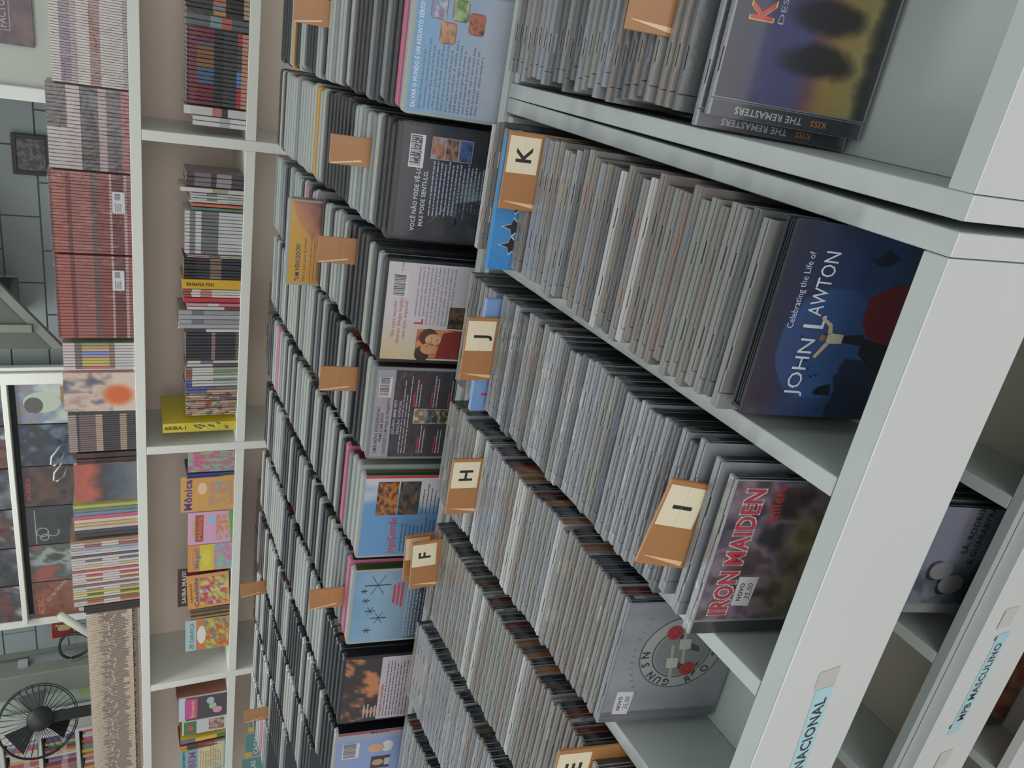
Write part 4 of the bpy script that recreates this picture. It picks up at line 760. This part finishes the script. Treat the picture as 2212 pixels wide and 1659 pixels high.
faceout(1176, 1232, 411, 505, 'yellow comic with orange top and an oval word bubble', 'comic', lambda p_, w_, h_: (p_.rect(-w_/2, w_/2, 0, h_, (206, 186, 60), 1), p_.rect(-w_/2, w_/2, .74*h_, h_, (208, 136, 62), 2), p_.disc(0, .58*h_, .34*w_, (214, 196, 80), 2, .10*h_), p_.grid(-.5*w_, .5*w_, 0, .42*h_, 10, 8, CART((176, 186, 70), (120, 180, 190), (206, 110, 160), (190, 180, 80)), 2)), text=[('ALMANAQUE', -.3, .90, .06, .6, (206, 170, 150), 1), ('Magali', -.4, .76, .15, .8, (110, 130, 170), 1)])
faceout(1226, 1307, 375, 488, 'dark red leaflet with SAIBA MAIS! lettering behind the comics', 'leaflet', lambda p_, w_, h_: (p_.grid(-w_/2, w_/2, 0, h_, 8, 8, CART((96, 40, 42), (120, 50, 48), (86, 38, 40)), 1), p_.rect(-.5*w_, .5*w_, .82*h_, .98*h_, (60, 34, 36), 2)), dy=.034, thick=.002, text=[('SAIBA MAIS!', -.42, .84, .11, .86, (206, 200, 186), 1)], name='leaflet')
faceout(1238, 1309, 413, 503, 'orange framed comic with blue title and a busy panel', 'comic', lambda p_, w_, h_: (p_.rect(-w_/2, w_/2, 0, h_, (206, 146, 66), 1), p_.grid(-.42*w_, .42*w_, .03*h_, .70*h_, 12, 12, CART((170, 206, 216), (180, 56, 62), (206, 200, 110), (96, 150, 90)), 2)), dy=.0135, roll=math.radians(-3), text=[('ALMANAQUE DO', -.3, .89, .055, .6, (120, 80, 60), 1), ('Cebolinha', -.44, .74, .14, .88, (64, 90, 150), 1)])
shelf(1311, 1336, 412, 6, [[(0, 1, c_)] for c_ in ((92, 88, 72), (74, 70, 62), (150, 110, 60), (60, 58, 54), (176, 140, 90), (150, 100, 70))], 'thin brown edged comic between the orange framed and yellow arch covers', 'comic', dy=.012)
faceout(1338, 1402, 402, 496, 'comic with light blue top, yellow arch and oval text bubble', 'comic', lambda p_, w_, h_: (p_.rect(-w_/2, w_/2, 0, h_, (190, 120, 64), 1), p_.rect(-w_/2, w_/2, .76*h_, h_, (160, 190, 204), 2), p_.grid(-.5*w_, .5*w_, 0, .56*h_, 14, 12, CART((196, 150, 60), (180, 80, 56), (206, 186, 70), (90, 130, 130), (206, 120, 60)), 2), p_.disc(.0, .64*h_, .30*w_, (216, 216, 210), 3, .10*h_)), text=[('ZÉ CARIOCA', -.44, .82, .12, .86, (110, 140, 60), 1)])
faceout(1472, 1486, 392, 487, 'cream booklet with a pink corner beside the left partition', 'magazine', lambda p_, w_, h_: (p_.rect(-w_/2, w_/2, 0, h_, (206, 192, 150), 1), p_.rect(-w_/2, w_/2, .8*h_, h_, (206, 120, 150), 2)), dy=.02) if False else None
faceout(1500, 1526, 398, 488, 'cream booklet with pink top corner, standing left of the partition', 'magazine', lambda p_, w_, h_: (p_.rect(-w_/2, w_/2, 0, h_, (206, 194, 152), 1), p_.rect(-w_/2, w_/2, .74*h_, h_, (206, 126, 150), 2), p_.poly([(-.2*w_, .2*h_), (.1*w_, .25*h_), (.1*w_, .4*h_), (-.2*w_, .5*h_)], (90, 80, 66), 3)), dy=.03)
shelf(1497, 1503, 384, 1, [[(0, .6, (140, 96, 76)), (.6, 1, (96, 110, 150))]], 'thin book with blue and brown spine beside the pink titled one', 'book', dy=.01)
faceout(1505, 1553, 384, 487, 'dark activity magazine with a pink title panel and paper fans', 'magazine', lambda p_, w_, h_: (p_.rect(-w_/2, w_/2, 0, h_, (66, 60, 66), 1), p_.rect(-w_/2, w_/2, .86*h_, h_, (190, 196, 214), 2), p_.rect(-.44*w_, .44*w_, .62*h_, .88*h_, (196, 70, 136), 2), p_.disc(-.2*w_, .2*h_, .14*w_, (206, 150, 160), 2, .1*h_), p_.disc(.0, .3*h_, .14*w_, (150, 190, 150), 2, .08*h_), p_.disc(.25*w_, .35*h_, .15*w_, (170, 180, 196), 2, .08*h_)), thick=.01, text=[('Brincando', -.38, .68, .12, .76, (220, 190, 110), 1)])
faceout(1554, 1583, 391, 486, 'white magazine with green title block', 'magazine', lambda p_, w_, h_: (p_.rect(-w_/2, w_/2, 0, h_, (196, 194, 196), 1), p_.rect(-.5*w_, .45*w_, .68*h_, .96*h_, (52, 116, 66), 2), p_.disc(-.05*w_, .82*h_, .2*w_, (190, 70, 70), 3, .08*h_), p_.grid(-.4*w_, .4*w_, .05*h_, .4*h_, 8, 8, CART((196, 194, 196), (120, 90, 76), (206, 170, 160)), 2)), thick=.008)
shelf(1584, 1592, 391, 1, [[(0, .2, (60, 120, 66)), (.2, .68, (206, 176, 60)), (.68, 1, (88, 108, 140))]], 'magazine with yellow and blue spine beside the green titled one', 'magazine')
shelf(1595, 1606, 389, 2, [[(0, .25, (110, 108, 110)), (.25, .6, (130, 56, 54)), (.6, .85, (80, 50, 46)), (.85, 1, (196, 140, 60))]], 'dark red magazine spine beside the teal puzzle magazine', 'magazine')
faceout(1610, 1668, 386, 484, 'teal puzzle magazine with purple BEM lettering and a maze', 'magazine', lambda p_, w_, h_: (p_.rect(-w_/2, w_/2, 0, h_, (120, 168, 172), 1), p_.rect(-.44*w_, .5*w_, .04*h_, .60*h_, (206, 194, 150), 2), [p_.rect(-.42*w_+.07*w_*k, -.41*w_+.07*w_*k, .08*h_+.05*h_*(k % 4), .3*h_+.06*h_*(k % 5), (110, 96, 70), 3) for k in range(13)], [p_.rect(-.42*w_, .1*w_+.08*w_*(k % 5), .1*h_+.055*h_*k, .108*h_+.055*h_*k, (110, 96, 70), 3) for k in range(9)]), text=[('PASSATEMPO', -.42, .89, .07, .8, (90, 60, 110), 1), ('BEM', -.30, .66, .22, .62, (140, 80, 140), 1)])
# --- tops of things in the bay below
for k, (y0, y1) in enumerate(((1478, 1515), (1520, 1570), (1574, 1622), (1626, 1672))):
    faceout(y0, y1, 553-3*k, 668, 'teal word puzzle magazine with CAÇAS lettering in the lower bay', 'magazine', lambda p_, w_, h_: (p_.rect(-w_/2, w_/2, 0, h_, (74, 128, 126), 1), p_.rect(-w_/2, -.3*w_, .88*h_, h_, (196, 160, 60), 2)), zb=.6915, text=[('CAÇAS', -.42, .78, .11, .8, (206, 210, 210), 1)], group='teal puzzle magazines in the lower bay')
shelf(1090, 1310, 566, 30, [noisy((150, 126, 120), [(110, 60, 66), (176, 150, 140), (80, 84, 110), (170, 120, 110)], seed=90+k) for k in range(10)], 'thin pink and brown comic standing in the lower left bay', 'comic', zb=.6915, d_=.17, jh=.004)
shelf(1312, 1396, 563, 12, [[(0, .8, (120, 60, 84)), (.8, 1, c_)] for c_ in ((90, 150, 140), (150, 110, 70), (110, 110, 170), (176, 70, 90))], 'purple and green thin comic standing in the lower left bay', 'comic', zb=.6915, d_=.17)
shelf(640, 830, 596, 14, [[(0, .7, (180, 176, 160)), (.7, 1, c_)] for c_ in ((80, 120, 170), (206, 180, 80), (196, 120, 60), (196, 192, 180), (196, 192, 180), (120, 90, 150), (70, 140, 80), (200, 90, 120))], 'bright topped comic standing in the lower middle bay', 'comic', zb=.6915, d_=.17)

# ------------------------------------------------------------------ far wall and what hangs there
PW = mat('pale_green_grey_wall', (176, 182, 174), .6, 1.2, .03, 3)
xp = W(60, 212, 4.3).x
struct(MB().box(xp+.05, 2.2, 4.3, 4.42, 0, 3.3).build('wall_partition', PW))
struct(MB().box(xp-.01, xp+.0495, 4.27, 4.45, 0, 3.3).build('trim_1', WHITE, bevel=.004))
def wallpic(y0, y1, x0, x1, Y, label, cat, name, paint, thick=.012, frame=None, group=None, ma=None):
    a, b = W(x1, y1, Y), W(x0, y0, Y); w_ = b.x-a.x; h_ = abs(W(x0, (y0+y1)/2, Y).z-W(x1, (y0+y1)/2, Y).z); zc = W((x0+x1)/2, (y0+y1)/2, Y).z
    t = thing(name, label, cat, ((a.x+b.x)/2, Y, zc-h_/2), (0, 0, 0), group)
    MB().box(-w_/2, w_/2, 0, thick, 0, h_).build('backing', mat('dark_backing', (52, 52, 56), .5, 1.0), t, .001)
    if frame:
        e = .022
        for q in ((-w_/2, w_/2, 0, e), (-w_/2, w_/2, h_-e, h_), (-w_/2, -w_/2+e, e, h_-e), (w_/2-e, w_/2, e, h_-e)): MB().box(q[0], q[1], -.012, 0, q[2], q[3]).build('frame', frame, t, .001)
    p_ = Print(1.0); paint(p_, w_, h_); p_.build('picture', t, ma or INKG, loc=(0, -.0006, 0)); return t
wallpic(-40, 103, -20, 70, 4.285, 'dark purple poster lettered FACTOUR on the pale wall', 'poster', 'poster', lambda p_, w_, h_: (p_.grid(-w_/2, w_/2, 0, h_, 14, 14, blobs([(58, 50, 56), (84, 66, 72), (110, 84, 86), (64, 54, 60)], 3, 3), 1), p_.rect(-w_/2+.055, -w_/2+.235, .085, .145, (150, 136, 136), 2), p_.rect(-w_/2+.059, -w_/2+.231, .089, .141, (72, 60, 66), 3), p_.text('FACTOUR', -w_/2+.066, .099, .045, (176, 166, 166), 4, fit=.158), p_.text('THE', -w_/2+.12, .155, .04, (140, 124, 126), 4)), .03)
wallpic(287, 381, 26, 108, 5.165, 'black framed grey photograph hanging on block wall', 'picture', 'framed_picture', lambda p_, w_, h_: p_.grid(-w_/2, w_/2, 0, h_, 20, 20, blobs([(40, 40, 42), (60, 60, 60), (120, 118, 112), (46, 46, 48), (34, 34, 36)], 5, 6), 1), .02, mat('black_frame', (32, 34, 36), .4, 1.0))
# stair
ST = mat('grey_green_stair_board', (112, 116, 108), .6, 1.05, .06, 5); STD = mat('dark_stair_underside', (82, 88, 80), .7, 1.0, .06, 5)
ts = thing('staircase', 'grey green staircase rising beside the block wall', 'staircase', (-1.9, 4.75, 0))
pa, pb = W(-40, 574, 4.6), W(150, 764, 4.6); dv = (pb-pa); sl = dv.z/dv.x
def stq(x): return pa.z+sl*(x-pa.x)
xa_, xb_ = W(60, 812, 4.6).x+.16, pa.x+.7
xs2 = (xa_, xb_)
part(MB().hexa([(xa_, 4.6, stq(xa_)), (xb_, 4.6, stq(xb_)), (xb_, 4.64, stq(xb_)), (xa_, 4.64, stq(xa_)), (xa_, 4.6, stq(xa_)+.06), (xb_, 4.6, stq(xb_)+.06), (xb_, 4.64, stq(xb_)+.06), (xa_, 4.64, stq(xa_)+.06)]), 'stringer', ST, ts, .003)
for k in range(9):
    x = xa_+.10+.20*k
    if x > xb_-.2: break
    z = stq(x)+.20
    part(MB().box(x-.10, x+.12, 4.645, 5.18, z-.025, z), 'tread', ST, ts, .002); part(MB().box(x+.098, x+.118, 4.645, 5.18, z+.0005, z+.16), 'riser', STD, ts, .001)
part(MB().hexa([(xa_, 4.60, stq(xa_)+.0605), (xb_, 4.60, stq(xb_)+.0605), (xb_, 4.615, stq(xb_)+.0605), (xa_, 4.615, stq(xa_)+.0605), (xa_, 4.60, stq(xa_)+.9), (xb_, 4.60, stq(xb_)+.9), (xb_, 4.615, stq(xb_)+.9), (xa_, 4.615, stq(xa_)+.9)]), 'side_board', STD, ts, .001)
for x in (xa_+.10, xa_+.30): part(MB().box(x, x+.045, 4.585, 4.5995, stq(x)+.07, 3.0), 'upright', ST, ts, .002)
part(MB().box(xa_-.01, xa_+.06, 4.65, 4.72, 0, stq(xa_)-.001), 'newel_post', ST, ts, .003)

# record rack
tr = thing('record_rack', 'white wall rack with ledges holding wrapped vinyl records', 'rack', (-3.2, 4.95, 0))
xpost = W(60, 812, 4.93).x; xend = W(90, 1352, 4.93).x
part(MB().box(xpost-.045, xpost+.03, 4.90, 4.96, 0, 3.0), 'post', CASEW, tr, .004); part(MB().box(xpost+.034, xpost+.058, 4.92, 4.96, 0, 3.0), 'post', CASEW, tr, .003)
part(MB().box(xend-.04, xend+.02, 4.985, 5.03, 1.2, 3.0), 'post', CASEW, tr, .004)
zl = W(30, 1000, 4.95).z
for z in (zl, zl-.40): part(MB().box(xend+.021, xpost-.046, 4.93, 5.02, z, z+.03), 'ledge', CASEW, tr, .003)
part(MB().box(xend+.021, xpost-.046, 5.04, 5.055, 1.2, 3.0), 'back_board', mat('rack_back', (70, 74, 76), .6, 1.0), tr, .001)
LPS = [('blue and cream record sleeve with a tan block', [(110, 140, 190), (180, 190, 180), (120, 130, 150), (160, 120, 70)], 2.2, ()), ('dark blue black record sleeve in creased wrap', [(60, 76, 100), (40, 42, 50), (90, 110, 132), (44, 42, 48)], 2.5, ()), ('black record sleeve with small red letters and bright creases', [(40, 38, 40), (56, 46, 42), (90, 62, 50), (38, 38, 40)], 3, ()),
       ('black record sleeve with white looping script', [(36, 40, 42), (50, 54, 54), (42, 44, 46)], 3, ()), ('record sleeve with red sky and green grey scene', [(150, 76, 64), (76, 84, 76), (150, 160, 156), (60, 66, 60)], 3, ()), ('wood brown record sleeve lettered AC/DC', [(120, 68, 50), (140, 84, 62), (104, 60, 46)], 4, ())]
lw = ((xpost-.05)-(xend+.03))/6; zlp = zl-.37
for k, (lb, cc, scl, tx) in enumerate(LPS):
    x = xpost-.05-lw*(k+.5); t = thing('vinyl_record', lb+' on the wall rack', 'record', (x, 4.97, zlp+.0005), (math.radians(-2), 0, 0)); lz = .335
    MB().box(-lw/2+.004, lw/2-.004, 0, .006, 0, lz).build('sleeve', mat('sleeve_card', (60, 58, 58), .5, 1.0), t, .001); p_ = Print(1.0); p_.grid(-lw/2+.0045, lw/2-.0045, 0, lz, 26, 26, blobs(cc, scl, 70+k), 1)
    if k == 0: p_.disc(.0, .20, .07, (176, 184, 170), 2, .10); p_.rect(.0, .11, .03, .10, (150, 112, 64), 3); p_.disc(-.02, .245, .055, (84, 80, 78), 3, .05)
    if k == 2: p_.text('RED', -.10, .30, .03, (170, 50, 50), 2, 1, rot=0, fit=.17)
    if k == 3: p_.ring(-.05, .25, .03, .036, (150, 156, 154), 2); p_.ring(-.09, .24, .02, .026, (150, 156, 154), 2); p_.rect(-.14, .12, .285, .29, (150, 156, 154), 2); p_.ring(-.05, .19, .03, .036, (150, 156, 154), 2, a0=90, a1=300)
    if k == 5: p_.text('AC/DC', -.12, .275, .05, (206, 116, 70), 2, 1, fit=.13); p_.text('FLY ON THE WALL', -.02, .24, .035, (190, 180, 170), 2, 0, rot=-35, fit=.20); p_.rect(-.13, -.10, .03, .07, (200, 196, 190), 2)
    p_.build('cover_print', t, INKW, loc=(0, -.0003, 0)); MB().box(-lw/2+.001, lw/2-.001, -.003, .007, .0, lz+.002).build('plastic_sleeve', FILM, t, .001)
for k in range(6):
    x = xpost-.05-lw*(k+.5); t = thing('vinyl_record', 'dark record sleeve on the upper ledge of the wall rack', 'record', (x, 4.97, zl+.0305), (math.radians(-2), 0, 0), 'records on the upper ledge'); MB().box(-lw/2+.004, lw/2-.004, 0, .006, 0, .30).build('sleeve', mat('sleeve_card', (60, 58, 58), .5, 1.0), t, .001)
    p_ = Print(1.0); p_.grid(-lw/2+.0045, lw/2-.0045, 0, .30, 12, 12, blobs([(44, 46, 50), (110, 66, 58), (60, 62, 68), (150, 146, 146)] if k % 2 else [(40, 42, 46), (64, 66, 72), (110, 112, 118)], 4, 110+k), 1); p_.build('cover_print', t, INKW, loc=(0, -.0003, 0))
WIRE = mat('white_wire', (190, 194, 194), .4, 1.0)
for k in range(2):
    c1 = W(112+6*k, 1000+34*k, 4.78); t = tag(MB().tube([c1+Vector((.0, .17, -.02)), c1+Vector((.10, .02, -.05)), c1+Vector((.04, 0, .0)), c1+Vector((-.01, 0, .005)), c1+Vector((-.02, 0, -.01)), c1+Vector((.0, .02, -.05)), c1+Vector((-.02, .17, -.06))], .006, 6).build('wire_hook', WIRE, smooth=True), 'white bent wire hook sticking out from the record rack', 'hook', 'wire hooks on the record rack')
# extinguisher sign, cable, pipe, pilaster
t = wallpic(1337, 1374, 109, 162, 5.17, 'red fire extinguisher sign on block wall', 'sign', 'safety_sign', lambda p_, w_, h_: (p_.rect(-w_/2, w_/2, 0, h_, (190, 150, 110), 1), p_.rect(-w_/2+.008, w_/2-.008, .008, h_-.008, (142, 38, 46), 2), p_.poly(rrect(-.026, .026, .03, h_*.70, .015), (190, 176, 112), 3), p_.rect(-.012, .012, h_*.70, h_*.78, (190, 176, 112), 3), p_.poly([(-.012, h_*.76), (.03, h_*.80), (.034, h_*.70), (.026, h_*.66), (.022, h_*.74), (-.012, h_*.72)], (190, 176, 112), 3)), .004)
cc = W(165, 1393, 5.0); tag(MB().tube([cc+Vector((.105*math.cos(a*PI/12), .02*math.sin(a*PI/6), .105*math.sin(a*PI/12))) for a in range(24)], .010, 6, True).build('cable_coil', mat('black_cable', (40, 44, 46), .5, 1.0), smooth=True), 'black coil of cable hanging on the block wall', 'cable')
a_, b_ = W(128, 1328, 4.7), W(192, 1368, 4.7); tag(MB().tube([a_, b_, b_+Vector(((b_-a_).x*7, 0, -b_.z))], .026, 10).build('leaning_pole', mat('pale_pole', (178, 184, 172), .4, 1.1), smooth=True), 'pale round pole leaning by the extinguisher sign', 'pole')
xq = W(110, 1426, 5.1).x; GP = mat('grey_conduit', (116, 122, 122), .4, 1.05)
tp = thing('wall_pipe', 'thick grey vertical pipe with a bracket on the block wall', 'pipe', (xq, 5.10, 0)); MB().tube([(0, 0, 0), (0, 0, W(64, 1424, 5.1).z)], .058, 14).build('pipe', GP, tp, smooth=True); MB().tube([(0, .02, W(64, 1424, 5.1).z+.001), (0, .02, 3.0)], .04, 10).build('thin_pipe', GP, tp, smooth=True); zb_ = W(52, 1424, 5.1).z; MB().box(-.05, .09, -.075, -.045, zb_-.03, zb_+.03).build('bracket', mat('pale_bracket', (160, 168, 172), .4, 1.0), tp, .002)
xk = W(100, 1464, 5.0).x; struct(MB().box(xk-.11, xk+.10, 4.95, YW, 0, 3.3).build('trim_2', mat('grey_pilaster', (122, 128, 120), .6, 1.1), bevel=.004))
struct(MB().box(-8, xk-.111, 5.08, YW, 0, 3.3).build('wall_left', mat('pale_mint_wall', (176, 190, 180), .6, 1.15, .03, 3)))
wallpic(1461, 1498, 172, 196, 5.07, 'pale yellow notice with a thin green border on the mint wall', 'notice', 'notice', lambda p_, w_, h_: (p_.rect(-w_/2, w_/2, 0, h_, (176, 184, 112), 1), p_.ring(0, h_/2, .0, .02, (120, 128, 70), 2)), .003)
# fan seen from behind
BLKP = mat('black_fan_plastic', (30, 33, 35), .4, 1.0)
cf = W(84, 1556, 4.55); tf = thing('caged_fan', 'black wire caged fan seen from behind near the mint wall', 'fan', cf, (math.radians(-8), 0, math.radians(180+48)))
for yy, rr in ((-.075, .225), (-.05, .235), (-.02, .232)): MB().tube([(rr*math.cos(a*PI/20), yy, rr*math.sin(a*PI/20)) for a in range(40)], .0035, 5, True).build('cage_ring', BLKP, tf, smooth=True)
for k in range(36):
    a = 2*PI*k/36; MB().tube([(.06*math.cos(a), -.10, .06*math.sin(a)), (.15*math.cos(a), -.095, .15*math.sin(a)), (.232*math.cos(a), -.05, .232*math.sin(a)), (.15*math.cos(a), .04, .15*math.sin(a)), (.05*math.cos(a), .05, .05*math.sin(a))], .0016, 4).build('cage_wire', BLKP, tf)
MB().tube([(0, .045, 0), (0, .06, 0), (0, .17, 0), (0, .185, 0)], .075, 14).build('motor_housing', BLKP, tf, .004, smooth=True); MB().tube([(0, -.105, 0), (0, -.09, 0)], .055, 14).build('cage_badge', BLKP, tf, smooth=True)
for k in range(3):
    a = 2*PI*k/3+.4; b = a+.9
    MB().hexa([(.03*math.cos(a), -.05, .03*math.sin(a)), (.21*math.cos(a), -.045, .21*math.sin(a)), (.21*math.cos(a), -.043, .21*math.sin(a)), (.03*math.cos(a), -.048, .03*math.sin(a)), (.03*math.cos(b), -.01, .03*math.sin(b)), (.20*math.cos(b), -.005, .20*math.sin(b)), (.20*math.cos(b), -.003, .20*math.sin(b)), (.03*math.cos(b), -.008, .03*math.sin(b))]).build('blade', BLKP, tf)
MB().box(-.035, .035, .08, .14, -.30, -.07).build('neck', BLKP, tf, .006); MB().tube([(0, .11, -.30), (0, .11, -2.0)], .018, 8).build('stand_pole', BLKP, tf, smooth=True)
# small bookcase by the mint wall
t5 = thing('bookcase', 'small white bookcase of bright magazines under the fan', 'bookcase', (-5.1, 4.9, 0))
x0_, x1_ = -6.1, W(120, 1590, 4.8).x
zz = [W(170, 1640, 4.8).z, W(88, 1640, 4.8).z, W(4, 1640, 4.8).z]; zz = [zz[0]-(zz[1]-zz[0])]+zz
for z in zz: part(MB().box(x0_, x1_, 4.8, 5.05, z-.012, z+.012), 'shelf_board', CASEW, t5, .002)
part(MB().box(x1_+.0005, x1_+.025, 4.8, 5.05, 0, zz[-1]+.012), 'side_panel', CASEW, t5, .002); part(MB().box(x0_, x1_, 5.055, 5.065, 0, zz[-1]), 'back_board', mat('rack_back', (70, 74, 76), .6, 1.0), t5, .001)
for q in range(3):
    x = x1_-.012; k = 0
    while x > x1_-.42:
        wd = R.uniform(.016, .034); c_ = R.choice(((170, 60, 64), (190, 80, 76), (110, 130, 176), (90, 140, 110), (200, 190, 180), (196, 170, 70), (180, 90, 130), (60, 56, 60), (90, 80, 130), (190, 196, 204)))
        o = obj('magazine_spine', book_mesh('magazine', wd-.0008, (zz[q+1]-zz[q])*R.uniform(.72, .86), .18, [(0, .3, c_), (.3, .5, mixc(c_, (210, 206, 200), .6)), (.5, 1, c_)]), None, None, (x-wd/2, 4.82, zz[q]+.0125)); o.name = 'magazine'
        tag(o, 'bright magazine standing spine out in the small white bookcase', 'magazine', 'magazines in the small white bookcase'); x -= wd
